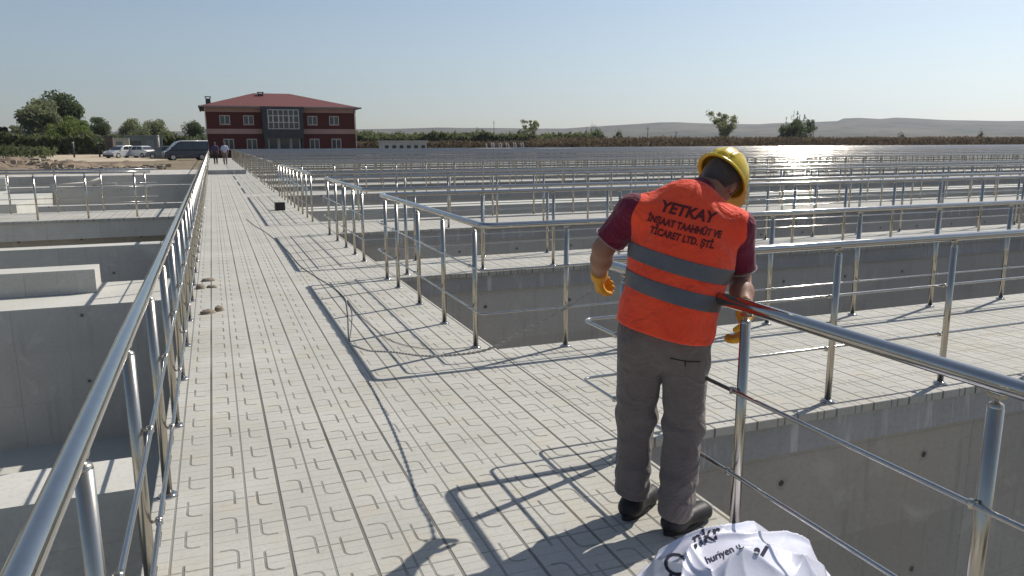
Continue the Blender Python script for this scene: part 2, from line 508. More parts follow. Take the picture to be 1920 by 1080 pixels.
def railing(poly, posts, label, inward, group, detail=2, closed_ends=True):
    """poly: xy corner list; posts: list of (x, y, ang) ang = direction to the walkway side; inward: per segment unit xy"""
    org = Vector((posts[0][0], posts[0][1], 0))
    hr = [Vector((x, y, RZ)) for x, y in poly]
    n = len(poly)
    offs = []
    for i in range(n):                                     # offset corner for mid rails
        o = Vector((0, 0, 0))
        segs = [k for k in (i-1, i) if 0 <= k < n-1]
        for k in segs: o += Vector((inward[k][0], inward[k][1], 0))
        if len(segs) == 2 and (Vector(inward[segs[0]])-Vector(inward[segs[1]])).length < 1e-3: o *= 0.5
        offs.append(o*0.046)
    def path(z, r, off):
        pts = [Vector((p.x, p.y, z)) + (offs[i] if off else Vector()) for i, p in enumerate(hr)]
        return subdiv(fillet(pts, r) if n > 2 else pts)
    if detail >= 1:
        root = empty('railing', org)
        tag(root, label, 'railing', group)
        sh = lambda pts: [p-org for p in pts]
        MB().tube(sh(path(RZ, 0.09, False)), 0.0255, 20 if detail > 1 else 12).build('handrail', MAT['steel'], root)
        for z in MZ:
            MB().tube(sh(path(z, 0.06, True)), 0.0085, 10 if detail > 1 else 6).build('mid_rail', MAT['steel'], root)
        for (x, y, a) in posts:
            o = bpy.data.objects.new('post', POST_ME['post']); col.objects.link(o); o.parent = root
            o.location = (x-org.x, y-org.y, 0); o.rotation_euler = (0, 0, a-math.pi/2)
            if detail > 1:
                c = bpy.data.objects.new('foot_cap', POST_ME['foot_cap']); col.objects.link(c); c.parent = o
        return root
    m = MB()
    m.tube(path(RZ, 0.09, False), 0.025, 8)
    for z in MZ: m.tube(path(z, 0.06, True), 0.0085, 5)
    for (x, y, a) in posts:
        m.tube([(x,y,0),(x,y,0.97)], 0.0205, 6, cap=False)
        m.tube([(x,y,0.001),(x,y,0.02)], [0.045,0.035], 6)
    m.v = [(v[0]-org.x, v[1]-org.y, v[2]) for v in m.v]
    o = m.build('railing', MAT['steelfar'], None, recalc=False); o.location = org
    tag(o, label, 'railing', group)
    return o
XRL = 1.865
PI = math.pi
GR = 'stainless steel railings around the right tanks'
# the railing the worker leans on
posts = [(XRL, y, PI) for y in (-0.7, 0.3, 1.305, 2.321, 3.25)] + [(x, 3.555, PI/2) for x in (2.55, 3.525, 4.5, 5.5, 6.5, 7.5, 8.5, 9.5, 10.5)]
railing([(XRL, -1.6), (XRL, 3.57), (11.2, 3.57)], posts,
        'near steel railing the worker leans over, turning a corner along the first cross walkway', [(-1,0),(0,1)], GR)
def urail(y0, y1, x0, x1, mains, label, detail, first0=None, first1=None, step=1.0):
    posts = [(XRL, y, PI) for y in mains]
    a = first0 or 2.55
    while a < x0: posts.append((a, y0, -PI/2)); a += step
    a = first1 or 2.17
    while a < x1: posts.append((a, y1, PI/2)); a += step
    return railing([(x0, y0), (XRL, y0), (XRL, y1), (x1, y1)], posts, label, [(0,-1), (-1,0), (0,1)], GR, detail)
urail(5.375, 9.2, 14, 20, (5.607, 6.498, 7.396, 8.357, 8.95), 'steel railing round the first tank beyond the worker, open corner nearest the rope', 2)
urail(10.26, 14.1, 20, 26, (10.467, 11.18, 11.98, 12.88, 13.8), 'steel railing round the second tank beyond the worker', 2)
urail(16.1, 24.85, 28, 46, tuple(16.3+0.93*k for k in range(10)), 'steel railing round the long tank with two bare wall tops, third beyond the worker', 1, 2.8, 2.6)
gaps = [(CW[i][1]-0.13, CW[i+1][0]+0.12) for i in range(3, len(CW)-1)]
for i, (a, b) in enumerate(gaps):
    nn = max(2, int((b-a)/0.95))
    urail(a, b, min(170, 8+1.7*a), min(170, 8+1.7*b), tuple(a+0.2+k*(b-a-0.4)/nn for k in range(nn+1)),
          'distant steel railing round the %s tank beyond the worker' % ORD[3+i], 0, step=1.0 if a < 50 else 2.0)
# left handrail of the main walkway
ylist = [y for y in np.arange(-0.95, 88.9, 0.955)]
ylist = [3.669 + 0.957*k for k in range(-5, 89)]
railing([(-0.305, -1.6), (-0.305, 89)], [(-0.305, y, 0.0) for y in ylist],
        'long steel handrail down the left edge of the main walkway', [(1, 0)], 'stainless steel railings on the left', 2)
for yy, inw, xs0, lab in ((18.98, 1, (-1.66, 0.97), 'steel railing on the near edge of the left cross walkway'), (20.95, -1, (-1.59, 0.97), 'steel railing on the far edge of the left cross walkway')):
    posts = [(xs0[0]-xs0[1]*k, yy, PI/2*inw) for k in range(14)]
    railing([(-15, yy), (-1.32, yy)], posts, lab, [(0, inw)], 'stainless steel railings on the left', 1)

# ------------------------------------------------------------------ rubble, floor and bits in the far left basin
def simple(name, c, rough=0.7, **k):
    return mottled(name, c, k.pop('var', 0.12), k.pop('scale', 8.0), rough, **k)
MAT['gravel'] = mottled('pale_gravel', (0.42, 0.40, 0.36), 0.35, 3.0, 0.95, 0.4)
MAT['soil'] = mottled('brown_soil', (0.20, 0.152, 0.108), 0.55, 1.6, 0.98, 0.8)
bk = MB()
nx_, ny_ = 60, 10
vs = []; fs = []
for j in range(ny_):
    for i in range(nx_):
        x = XL-30 + (XL*-1+30-0.6)*i/(nx_-1); y = YL+0.42 + 8*j/(ny_-1)
        z = GZ+0.02 + (0.22+0.2*noise.noise((x*0.3, y*0.4, 1.0)))*math.sin(PI*min(1, j/(ny_-1)))*max(0.15, 1-i/(nx_*0.95))
        vs.append((x, y, z))
for j in range(ny_-1):
    for i in range(nx_-1):
        a = j*nx_+i; fs.append((a, a+1, a+nx_+1, a+nx_))
bk.add(vs, fs, True)
tag(bk.build('gravel_bank', MAT['gravel']), kind='structure')
# soil heap
def heap(x, y, sx, sy, h, seed, name, lab):
    n = 40; vs = []; fs = []
    for j in range(n):
        for i in range(n):
            u, v = 2*i/(n-1)-1, 2*j/(n-1)-1
            r = math.hypot(u, v)
            k = max(0, 1-r*r)
            z = h*k*(0.7+0.5*noise.noise((u*2.3+seed, v*2.3, 0))) + 0.35*h*k*noise.noise((u*7, v*7, seed))
            vs.append((x+u*sx, y+v*sy, GZ-0.05+max(0, z)))
    for j in range(n-1):
        for i in range(n-1):
            a = j*n+i; fs.append((a, a+1, a+n+1, a+n))
    o = MB().add(vs, fs, True).build(name, MAT['soil'])
    tag(o, lab, 'soil heap', 'soil heaps beyond the left tanks')
heap(-15.6, 56.5, 5.2, 3.6, 1.35, 1.0, 'soil_heap', 'brown soil heap at the left edge beyond the tanks')
heap(-11.2, 59, 4.8, 3.6, 0.95, 4.0, 'soil_heap', 'lower brown soil heap nearer the dirt track')
heap(-7.0, 62, 4.0, 3.0, 0.6, 8.0, 'soil_heap', 'flat spread soil heap in front of the pale cars')
def rubble(n):
    r_ = np.random.default_rng(5); m = MB()
    for k in range(n):
        x, y = -16+r_.random()*13, 55.5+r_.random()*9
        s0 = 0.03+0.09*r_.random()**3; q = r_.normal(size=(8, 3))*0.25
        b_ = np.array([(-1,-1,-1),(1,-1,-1),(1,1,-1),(-1,1,-1),(-1,-1,1),(1,-1,1),(1,1,1),(-1,1,1)])*1.0+q
        zz = GZ+0.1+max(0, 0.9-0.09*abs(x+14)**1.2)*r_.random()
        m.add([(x+v[0]*s0*1.5, y+v[1]*s0, zz+v[2]*s0) for v in b_], [(0,3,2,1),(4,5,6,7),(0,1,5,4),(1,2,6,5),(2,3,7,6),(3,0,4,7)])
    return m
tag(rubble(900).build('rubble', mottled('rubble_stone', (0.26, 0.215, 0.165), 0.4, 1.5, 0.95)), kind='stuff')
# dirt track
tr = MB()
pts = [(-9, 84), (-12.5, 100), (-18, 125), (-26, 160), (-36, 210)]
vs = []; fs = []
for i, (x, y) in enumerate(pts):
    w_ = 6-0.2*i
    vs += [(x-w_, y, GZ+0.012), (x+w_, y, GZ+0.012)]
    if i: fs.append((2*i-2, 2*i-1, 2*i+1, 2*i))
tag(tr.add(vs, fs).build('dirt_track', mottled('track_dirt', (0.42, 0.35, 0.25), 0.2, 0.3, 0.95)), kind='structure')
# low concrete works on the left, beyond the left cross walkway
def block(name, x0, y0, z0, x1, y1, z1, mat, lab, cat, grp=None, bw=0.0):
    o = MB().box(x0-x0, y0-y0, 0, x1-x0, y1-y0, z1-z0).build(name, mat); o.location = (x0, y0, z0)
    if bw: bevel(o, bw)
    return tag(o, lab, cat, grp)
block('concrete_slab', XL+0.2, 32.5, -1.6, -6.8, 45.5, -0.55, MAT['walltop'], 'pale sunlit concrete slab low in the left tank', 'slab')
block('concrete_wall', XL+0.2, 36.2, -0.549, -9.6, 36.6, -0.16, MAT['wallgrey'], 'low kerb wall standing on the sunlit slab', 'wall')
block('concrete_wall', XL+0.2, 24.3, -3.2, -5.3, 24.6, -0.30, MAT['wallgrey'], 'low concrete wall ending mid tank just behind the left cross walkway', 'wall')
block('concrete_wall', -8.5, 39.5, -3.2, -0.5, 39.9, -0.3, MAT['wallgrey'], 'concrete cross wall farthest back in the left tank', 'wall')
block('concrete_wall', -5.6, 29.5, -3.2, -0.5, 29.85, -0.45, MAT['wallgrey'], 'short grey concrete wall reaching the main walkway, behind the left cross walkway', 'wall')
block('concrete_block', -9.6, 42.0, -0.549, -9.1, 42.5, 0.05, MAT['walltop'], 'upright white concrete block at the end of the sunlit slab', 'block', bw=0.02)
bm_ = MB(); 
for k, (a, b) in enumerate((((-6.9, 39.6, -0.24), (-5.5, 39.8, -0.14)), ((-5.6, 39.6, -0.24), (-4.9, 39.8, 0.05)), ((-5.2, 39.8, -0.24), (-4.2, 39.6, -0.2)))):
    o = MB().tube([(0,0,0), tuple(np.array(b)-np.array(a))], [0.07, 0.05], 6).build('timber_offcut', simple('pale_timber', (0.5, 0.47, 0.42)))
    o.location = a; tag(o, 'pale timber offcut dropped on the far left tank wall', 'timber', 'timber offcuts on the far left wall')

# ------------------------------------------------------------------ the administration building
BX, BY, BD, BW = -0.35, 100.0, 15.0, 19.55
t = NT('dark_red_brick')
g_ = t.pos(); br = t.n('ShaderNodeTexBrick')
x, y, z = t.sep(g_.outputs['Position'])
t.l(t.comb(t.math('ADD', x, y), z, 0.0), br.inputs['Vector'])
br.inputs['Color1'].default_value = (0.100, 0.026, 0.024, 1); br.inputs['Color2'].default_value = (0.078, 0.024, 0.022, 1)
br.inputs['Mortar'].default_value = (0.11, 0.04, 0.035, 1); br.inputs['Scale'].default_value = 4.0
br.inputs['Mortar Size'].default_value = 0.012
nn_ = t.noise(0.6, 4, 0.6, g_.outputs['Position'])
t.col(t.mix(t.math('MULTIPLY', nn_, 0.5), br.outputs['Color'], (0.10, 0.026, 0.026))).set(rough=0.85, spec=0.2)
MAT['brick'] = t.m
MAT['band'] = mottled('pinkish_render', (0.36, 0.225, 0.195), 0.10, 0.8, 0.85)
t = NT('red_roof_tiles')
g_ = t.pos(); wv = t.n('ShaderNodeTexWave', wave_type='BANDS', bands_direction='X')
wv.inputs['Scale'].default_value = 1.6; wv.inputs['Distortion'].default_value = 0.3
t.l(g_.outputs['Position'], wv.inputs['Vector'])
nn_ = t.noise(0.7, 5, 0.65, g_.outputs['Position'])
t.col(t.mix(nn_, t.ramp(wv.outputs['Fac'], [(0.0, (0.115, 0.034, 0.031)), (1.0, (0.155, 0.046, 0.041))]), (0.13, 0.042, 0.038))).set(rough=0.75, spec=0.3)
t.bump(wv.outputs['Fac'], 0.4, 0.03)
MAT['roof'] = t.m
MAT['dark_panel'] = mottled('dark_grey_cladding', (0.036, 0.039, 0.046), 0.15, 0.6, 0.45)
MAT['glass'] = NT('dark_window_glass').col((0.03, 0.036, 0.045)).set(rough=0.06, spec=0.8).m
MAT['pvc'] = simple('white_window_frame', (0.46, 0.44, 0.42), 0.5)
MAT['darkmetal'] = simple('dark_metal', (0.05, 0.045, 0.045), 0.5)
B = empty('building', (BX, BY, GZ))
B.scale = ((at_y(666, 250, BY)[0]-BX)/BW, 1, 1)
tag(B, 'two storey dark red brick office building with a hipped red roof and glazed centre bay', 'building')
EAV = 6.05
MB().box(0, 0, 0, BW, BD, EAV).build('wall', MAT['brick'], B)
# bands: eaves and mid height, each side of the centre bay
C0, C1 = 7.05, 12.35
for nm, (x0, x1, z0, z1) in (('cornice_band', (-0.06, C0-0.1, 5.45, EAV+0.02)), ('cornice_band', (C1+0.1, BW+0.06, 5.45, EAV+0.02)),
                   ('storey_band', (-0.05, C0-0.05, 2.85, 3.45)), ('storey_band', (C1+0.05, BW+0.05, 2.85, 3.45))):
    MB().box(x0, -0.07, z0, x1, 0.0-0.003, z1).build(nm, MAT['band'], B)
    if x0 < 0: MB().box(-0.07, 0.01, z0, -0.003, BD, z1).build(nm, MAT['band'], B)
# roof
ov = 0.75; zr = EAV+0.06; rh = 8.15; rx0, rx1, ry = 6.6, 11.6, BD/2
rf = MB()
rf.add([(-ov,-ov,zr),(BW+ov,-ov,zr),(BW+ov,BD+ov,zr),(-ov,BD+ov,zr),(rx0,ry,rh),(rx1,ry,rh),
        (-ov,-ov,zr-0.04),(BW+ov,-ov,zr-0.04),(BW+ov,BD+ov,zr-0.04),(-ov,BD+ov,zr-0.04)],
       [(0,1,5,4),(1,2,5),(2,3,4,5),(3,0,4),(6,9,8,7),(0,6,7,1),(1,7,8,2),(2,8,9,3),(3,9,6,0)])
roof = rf.build('roof', MAT['roof'], B)
gt = MB()
gt.box(-ov-0.12, -ov-0.12, zr-0.13, BW+ov+0.12, -ov-0.002, zr+0.03)
gt.box(-ov-0.12, -ov, zr-0.13, -ov-0.002, BD+ov, zr+0.03)
gt.box(BW+ov+0.002, -ov, zr-0.13, BW+ov+0.12, BD+ov, zr+0.03)
gt.build('gutter', simple('grey_gutter', (0.22, 0.20, 0.20), 0.5), B)
for x_, y_, z0, z1, w_ in ((0.1, 1.2, 6.2, 7.05, 0.62), (7.1, 5.6, 7.4, 7.95, 0.70)):
    c = MB().box(x_, y_, z0, x_+w_, y_+w_, z1)
    ch = c.build('chimney', MAT['darkmetal'], roof)
    k = MB()
    for i in range(4):
        k.box(x_-0.03 if i < 2 else x_+w_-0.08, y_-0.03 if i % 2 else y_+w_-0.08, z1, x_+0.08 if i < 2 else x_+w_+0.03, y_+0.08 if i % 2 else y_+w_+0.03, z1+0.18)
    k.box(x_-0.09, y_-0.09, z1+0.18, x_+w_+0.09, y_+w_+0.09, z1+0.25)
    k.build('chimney_cap', MAT['darkmetal'], roof)
for x_ in (-0.12, BW+0.02):
    MB().tube([(x_+0.05, -0.10, 0.1), (x_+0.05, -0.10, 5.4), (x_+0.05, -0.5, 5.9)], 0.06, 8).build('downpipe', simple('pale_downpipe', (0.5, 0.46, 0.45), 0.5), B)
def window(x0, z0, x1, z1, mull=(0.5,), trans=(), fw=0.09):
    fr = MB(); y0, y1 = -0.05, -0.003
    fr.box(x0, y0, z0, x1, y1, z0+fw); fr.box(x0, y0, z1-fw, x1, y1, z1)
    fr.box(x0, y0, z0+fw, x0+fw, y1, z1-fw); fr.box(x1-fw, y0, z0+fw, x1, y1, z1-fw)
    for m in mull:
        xc = x0+(x1-x0)*m; fr.box(xc-fw*0.6, y0+0.004, z0+fw, xc+fw*0.6, y1, z1-fw)
    for m in trans:
        zc = z0+(z1-z0)*m; fr.box(x0+fw, y0+0.008, zc-fw*0.35, x1-fw, y1, zc+fw*0.35)
    w = MB().box(x0+fw, -0.024, z0+fw, x1-fw, -0.006, z1-fw).build('window', MAT['glass'], B)
    fr.build('window_frame', MAT['pvc'], w)
    MB().box(x0-0.06, -0.12, z0-0.07, x1+0.06, -0.004, z0-0.003).build('window_sill', MAT['band'], w)
    return w
for xc in (2.35, 5.35, 13.75, 16.7):
    window(xc-0.70, 3.95, xc+0.62, 5.05)
for xc in (2.65, 5.6, 13.9, 16.9):
    window(xc-0.70, 0.95, xc+0.62, 2.25)
# centre bay projects slightly
bay = MB().box(C0, -1.1, 2.35, C1, -0.01, EAV+0.0).build('bay', MAT['dark_panel'], B)
MB().box(C0-0.2, -1.12, 5.75, C1+0.2, -0.005, EAV+0.05).build('bay_fascia', MAT['dark_panel'], bay)
gl = MB().box(7.75, -1.135, 3.45, 11.75, -1.104, 5.72).build('window', MAT['glass'], bay)
fr = MB()
for i in range(7):
    xx = 7.75+4.0*i/6; fr.box(xx-0.055, -1.17, 3.4, xx+0.055, -1.136, 5.76)
for zz in (3.45, 4.22, 5.02, 5.72): fr.box(7.75, -1.160, zz-0.045, 11.75, -1.138, zz+0.045)
for i in (0, 2, 4):
    xx = 7.75+4.0*i/6; fr.box(xx+0.06, -1.168, 4.26, xx+0.13, -1.1362, 4.98); fr.box(xx+0.54, -1.168, 4.26, xx+0.605, -1.1362, 4.98)
fr.build('window_frame', MAT['pvc'], gl)
ent = MB().box(C0+0.25, -0.06, 0.0, C1-0.25, -0.008, 2.35).build('entrance', MAT['glass'], B)
fr = MB()
for xx in (7.75, 8.95, 9.15, 10.55, 10.75, 11.85): fr.box(xx-0.06, -0.12, 0, xx+0.06, -0.063, 2.3)
fr.build('entrance_frame', MAT['pvc'], ent)
for xx in (C0+0.08, C1-0.3): MB().box(xx, -1.05, 0, xx+0.22, -0.85, 2.345).build('bay_column', MAT['dark_panel'], B)
st_ = MB().box(C0-0.5, -2.6, 0, C1+0.5, -0.13, 0.16).build('entrance_step', MAT['edge'], B)

# ------------------------------------------------------------------ trees and other plants
def leaf_mat(name, c, var=0.25):
    t = NT(name)
    oi = t.n('ShaderNodeTexCoord')
    n = t.noise(0.8, 4, 0.6, oi.outputs['Object'])
    n2 = t.noise(6, 2, 0.6, oi.outputs['Object'])
    lo = tuple(q*(1-var) for q in c); hi = tuple(q*(1+var) for q in c)
    t.col(t.mix(t.math('MULTIPLY', n2, 0.5), t.ramp(n, [(0.32, lo), (0.68, hi)]), lo)).set(rough=0.7, spec=0.2)
    tl = t.n('ShaderNodeBsdfTranslucent'); mx = t.n('ShaderNodeMixShader'); mx.inputs[0].default_value = 0.42
    tl.inputs[0].default_value = (min(1, c[0]*1.5), min(1, c[1]*1.5), c[2]*1.1, 1)
    out = t.t.nodes['Material Output']
    t.l(t.p.outputs[0], mx.inputs[1]); t.l(tl.outputs[0], mx.inputs[2]); t.l(mx.outputs[0], out.inputs['Surface'])
    return t.m
MAT['bark'] = mottled('grey_bark', (0.13, 0.11, 0.09), 0.3, 3, 0.95)
LEAF = {'dark': leaf_mat('dark_leaves', (0.082, 0.105, 0.058)), 'mid': leaf_mat('mid_leaves', (0.15, 0.20, 0.075)),
        'grey': leaf_mat('grey_green_leaves', (0.18, 0.20, 0.13)), 'pale': leaf_mat('pale_leaves', (0.23, 0.24, 0.15)),
        'yellow': leaf_mat('yellow_green_leaves', (0.145, 0.18, 0.065)), 'brown': leaf_mat('dry_brown_leaves', (0.105, 0.078, 0.062), 0.22), 'hedge': leaf_mat('hedge_leaves', (0.10, 0.115, 0.062), 0.3)}
def leaves(n, centers, rad, size, r_):
    """random small leaf cards gathered about clump centres"""
    ci = r_.integers(0, len(centers), n)
    d = r_.normal(size=(n, 3)); d /= np.linalg.norm(d, axis=1)[:, None]
    rr = (r_.random(n)**0.45)[:, None]*np.array(rad)[ci][:, None]
    p = np.array(centers)[ci] + d*rr*np.array([1, 1, 0.85])
    a = r_.normal(size=(n, 3)); a /= np.linalg.norm(a, axis=1)[:, None]
    b = np.cross(a, r_.normal(size=(n, 3))); b /= np.linalg.norm(b, axis=1)[:, None]
    s = (size*(0.6+0.8*r_.random(n)))[:, None]
    v = np.stack([p-a*s-b*s*0.45, p+a*s*0.2-b*s*0.6, p+a*s+b*s*0.2, p-a*s*0.1+b*s*0.6], 1).reshape(-1, 3)
    f = np.arange(n*4).reshape(-1, 4)
    return v, f
def quick_mesh(name, v, f, mat, parent=None):
    me = bpy.data.meshes.new(name)
    me.vertices.add(len(v)); me.vertices.foreach_set('co', np.asarray(v, np.float32).ravel())
    me.loops.add(len(f)*4); me.loops.foreach_set('vertex_index', np.asarray(f, np.int32).ravel())
    me.polygons.add(len(f)); me.polygons.foreach_set('loop_start', np.arange(0, len(f)*4, 4, dtype=np.int32))
    me.update(calc_edges=True)
    return mesh_obj(name, me, mat, parent)
def tree(x, y, h, w, kind, label, seed, shape='round', nclump=26, nleaf=5200, trunk=0.28, size=None, cat='tree', name='tree', group=None):
    r_ = np.random.default_rng(seed)
    root = empty(name, (x, y, GZ)); tag(root, label, cat, group)
    cs = []; rs = []
    z0 = h*trunk
    for i in range(nclump):
        if shape == 'round':
            d = r_.normal(size=3); d /= np.linalg.norm(d); q = r_.random()**0.4
            c = np.array([d[0]*w/2*0.74*q, d[1]*w/2*0.74*q, z0+(h-z0)*(0.46+0.40*d[2]*q)])
            rr = w*(0.15+0.12*r_.random())
        elif shape == 'vase':                                # widening upwards, open
            tt = r_.random()**0.7; ang = r_.random()*2*PI; rad = w/2*(0.12+0.85*tt)*(0.45+0.55*r_.random()**0.6)
            c = np.array([rad*math.cos(ang), rad*math.sin(ang), z0+(h-z0)*(0.1+0.82*tt)])
            rr = w*(0.07+0.08*r_.random())
        elif shape == 'spiky':                               # many upright shoots
            ang = r_.random()*2*PI; rad = w/2*r_.random()**0.6
            top = h*(1.0-0.42*(rad/(w/2))**1.5)*(0.8+0.2*r_.random())
            c = np.array([rad*math.cos(ang), rad*math.sin(ang), top*(0.12+0.74*r_.random())])
            rr = w*(0.10+0.07*r_.random())
        else:                                                # bushy down to the ground
            ang = r_.random()*2*PI; rad = w/2*0.85*r_.random()**0.5
            c = np.array([rad*math.cos(ang), rad*math.sin(ang), h*(0.12+0.74*r_.random()*(1-0.55*(rad/(w/2))**2))])
            rr = w*(0.13+0.10*r_.random())
        cs.append(c); rs.append(rr)
    tr_ = MB()
    tr_.tube([(0,0,-0.1), (0.05*w*0.2,0,z0*0.6), (0,0.03*w,z0*1.1), (0,0,z0+(h-z0)*0.55)], [0.045*h*0.7, 0.03*h, 0.024*h, 0.008*h], 7)
    for c in cs[:min(16, nclump)]:
        b0 = np.array([0, 0, z0*0.9+(c[2]-z0)*0.15]); mid = b0*0.45+c*0.55+np.array([0, 0, -0.04*h])
        tr_.tube([b0, mid, c], [0.014*h, 0.008*h, 0.003*h], 5, cap=False)
    tr_.build('trunk', MAT['bark'], root, recalc=False)
    v, f_ = leaves(int(nleaf*1.7), cs, rs, size or max(0.12, w*0.024), r_)
    if shape == 'spiky':                                     # shoots stand up
        n = nleaf//3; ang = r_.random(n)*2*PI; rad = w/2*0.92*r_.random(n)**0.5; k = r_.integers(0, 24, n)
        ang = k*2*PI/24*1.618*3 + r_.normal(size=n)*0.06; rad = w/2*0.9*((k+0.5)/24)**0.6
        tp = h*(1.0-0.38*(rad/(w/2))**1.6)*(0.86+0.14*np.sin(k*7.0))
        zz = tp*(0.3+0.7*r_.random(n)); thin = (1-zz/tp)*0.5+0.03
        p = np.stack([rad*np.cos(ang)+r_.normal(size=n)*thin*w*0.05, rad*np.sin(ang)+r_.normal(size=n)*thin*w*0.05, zz], 1)
        s = max(0.12, w*0.022)
        up = np.stack([r_.normal(size=n)*0.3, r_.normal(size=n)*0.3, np.ones(n)], 1)*s
        sd_ = np.stack([np.cos(ang*3), np.sin(ang*3), np.zeros(n)], 1)*s*0.4
        v2 = np.stack([p-sd_, p+sd_, p+sd_*0.6+up*1.5, p-sd_*0.6+up*1.5], 1).reshape(-1, 3)
        f_ = np.concatenate([f_, np.arange(n*4).reshape(-1, 4)+len(v)]); v = np.concatenate([v, v2])
    quick_mesh('crown', v, f_, LEAF[kind], root)
    return root
def tree_px(px, ptop, wpx, D, kind, label, seed, shape='round', **k):
    """place by a measured bearing and distance D along +Y"""
    p = at_y(px, ptop, D); q = np.linalg.norm(p[:2])
    h = p[2]-GZ; w = wpx*(D/cF[1]*0+ (p-cC)@cF)/FOC
    return tree(p[0], p[1], h, w, kind, label, seed, shape, **k)
TG = 'trees on the left beyond the dirt track'
tree_px(70, 174, 88, 150, 'grey', 'tall grey-green tree with a split crown, left part of the big clump', 11, nleaf=9500, nclump=44, trunk=0.05, group=TG)
tree_px(108, 167, 96, 158, 'dark', 'tallest dark tree rising in the middle of the left clump', 12, nleaf=12000, nclump=50, trunk=0.04, group=TG)
tree_px(138, 196, 52, 148, 'mid', 'bright green willow-like tree at the right side of the left clump', 13, 'bush', nleaf=5000, group=TG)
tree_px(120, 222, 70, 146, 'yellow', 'low bright green bush in front of the left clump', 14, 'bush', nleaf=4500, group=TG)
tree_px(182, 212, 46, 165, 'dark', 'round dark tree standing right of the left clump', 15, trunk=0.08, nleaf=6000, nclump=30, group=TG)
tree_px(245, 219, 62, 190, 'grey', 'broad grey tree behind the green container, its left half', 16, trunk=0.1, nleaf=5500, group=TG)
tree_px(292, 221, 64, 195, 'grey', 'broad grey tree behind the green container, its right half', 17, trunk=0.1, nleaf=5500, group=TG)
tree_px(364, 222, 50, 180, 'dark', 'dark rounded tree just left of the brick building', 18, trunk=0.1, nleaf=5500, group=TG)
tree_px(3, 224, 28, 150, 'dark', 'dark tree cut by the left edge of the photo', 19, trunk=0.1, group=TG)
tree_px(32, 222, 34, 165, 'grey', 'pale grey shrub tree near the left edge', 20, 'bush', nleaf=2500, group=TG)
HG = 'trees and bushes along the far field'
for i, (px, pt, wp, D, kd, sh, lb) in enumerate([
    (686, 236, 30, 170, 'dark', 'bush', 'dark bush right beside the brick building'),
    (716, 240, 34, 180, 'mid', 'bush', 'low green bush, second right of the brick building'),
    (748, 243, 40, 190, 'dark', 'bush', 'wide dark bush in the hedge right of the building'),
    (790, 245, 40, 190, 'mid', 'bush', 'green bush in the middle of the far hedge'),
    (862, 243, 26, 190, 'grey', 'bush', 'small grey bush left of the pointed dark tree'),
    (897, 236, 34, 165, 'dark', 'spiky', 'pointed dark tree left of the white pipes'),
    (995, 224, 40, 175, 'pale', 'vase', 'bare-stemmed rounded tree above the white pipes'),
    (978, 236, 22, 172, 'dark', 'bush', 'dark bush at the foot of the rounded tree'),
    (1042, 244, 42, 185, 'grey', 'bush', 'low grey bush between the white pipes and the conical tree'),
    (1078, 245, 30, 185, 'grey', 'bush', 'grey bush beside the conical tree'),
    (1112, 227, 38, 180, 'dark', 'spiky', 'dark conical tree behind the brown field'),
    (1160, 236, 20, 185, 'dark', 'spiky', 'small dark tree right of the conical tree'),
    (1362, 207, 64, 150, 'pale', 'vase', 'airy vase-shaped tree with see-through branches, above the worker'),
    (1498, 205, 72, 140, 'dark', 'spiky', 'dark upright-branched tree above the bright glare'),
    (1841, 240, 16, 170, 'brown', 'spiky', 'tiny dark bush on the brown field at far right'),
    (1690, 244, 18, 170, 'brown', 'spiky', 'tall dry tuft on the brown field, right of the upright tree')]):
    tree_px(px, pt, wp, D, kd, lb, 40+i, sh, nleaf=2200 if sh == 'vase' else (3600 if wp > 30 else 1800), nclump=44 if sh == 'vase' else 40,
            trunk=0.25 if sh == 'vase' else 0.08, cat='bush' if 'bush' in lb.split(',')[0] or 'tuft' in lb else 'tree', name='bush' if 'bush' in lb.split(',')[0] or 'tuft' in lb else 'tree', group=HG)
# dry crop field: upright stalks and leaves, nobody could count them
def crop(name, poly, n, h0, h1, kind, seed, sz=0.20):
    r_ = np.random.default_rng(seed)
    (xa, ya), (xb, yb), dep = poly
    u = r_.random(n); w_ = r_.random(n)**2.0*dep
    x = xa+(xb-xa)*u; y = ya+(yb-ya)*u + w_
    loc = np.array([noise.noise((q*0.22, k*0.25, seed*1.0)) for q, k in zip(x, y)])
    h = h0+(h1-h0)*(0.5+0.9*loc) + 0.25*r_.random(n)
    z = GZ+h*r_.random(n)**0.6
    a = r_.normal(size=(n, 3)); a /= np.linalg.norm(a, axis=1)[:, None]
    b_ = np.cross(a, r_.normal(size=(n, 3))); b_ /= np.linalg.norm(b_, axis=1)[:, None]
    a[:, 2] *= 1.5
    s0 = (sz*(0.5+r_.random(n)))[:, None]; p = np.stack([x, y, z], 1)
    v = np.stack([p-a*s0-b_*s0*0.4, p+a*s0*0.2-b_*s0*0.5, p+a*s0+b_*s0*0.2, p-a*s0*0.1+b_*s0*0.5], 1).reshape(-1, 3)
    v[:, 2] = np.maximum(v[:, 2], GZ)
    o = quick_mesh(name, v, np.arange(n*4).reshape(-1, 4), LEAF[kind])
    tag(o, kind='stuff')
crop('dry_crop', ((60, 122), (360, 118), 40), 95000, 2.0, 2.6, 'brown', 3)
crop('dry_crop', ((19.5, 128), (62, 124), 40), 16000, 1.3, 1.9, 'brown', 4)
crop('hedge', ((19.5, 150), (80, 150), 12), 11000, 2.4, 3.8, 'hedge', 5, 0.42)
crop('hedge', ((-75, 112), (-19, 108), 10), 9000, 0.9, 1.6, 'hedge', 6)
crop('hedge', ((-45, 140), (3, 140), 14), 9000, 1.8, 3.4, 'hedge', 8, 0.42)

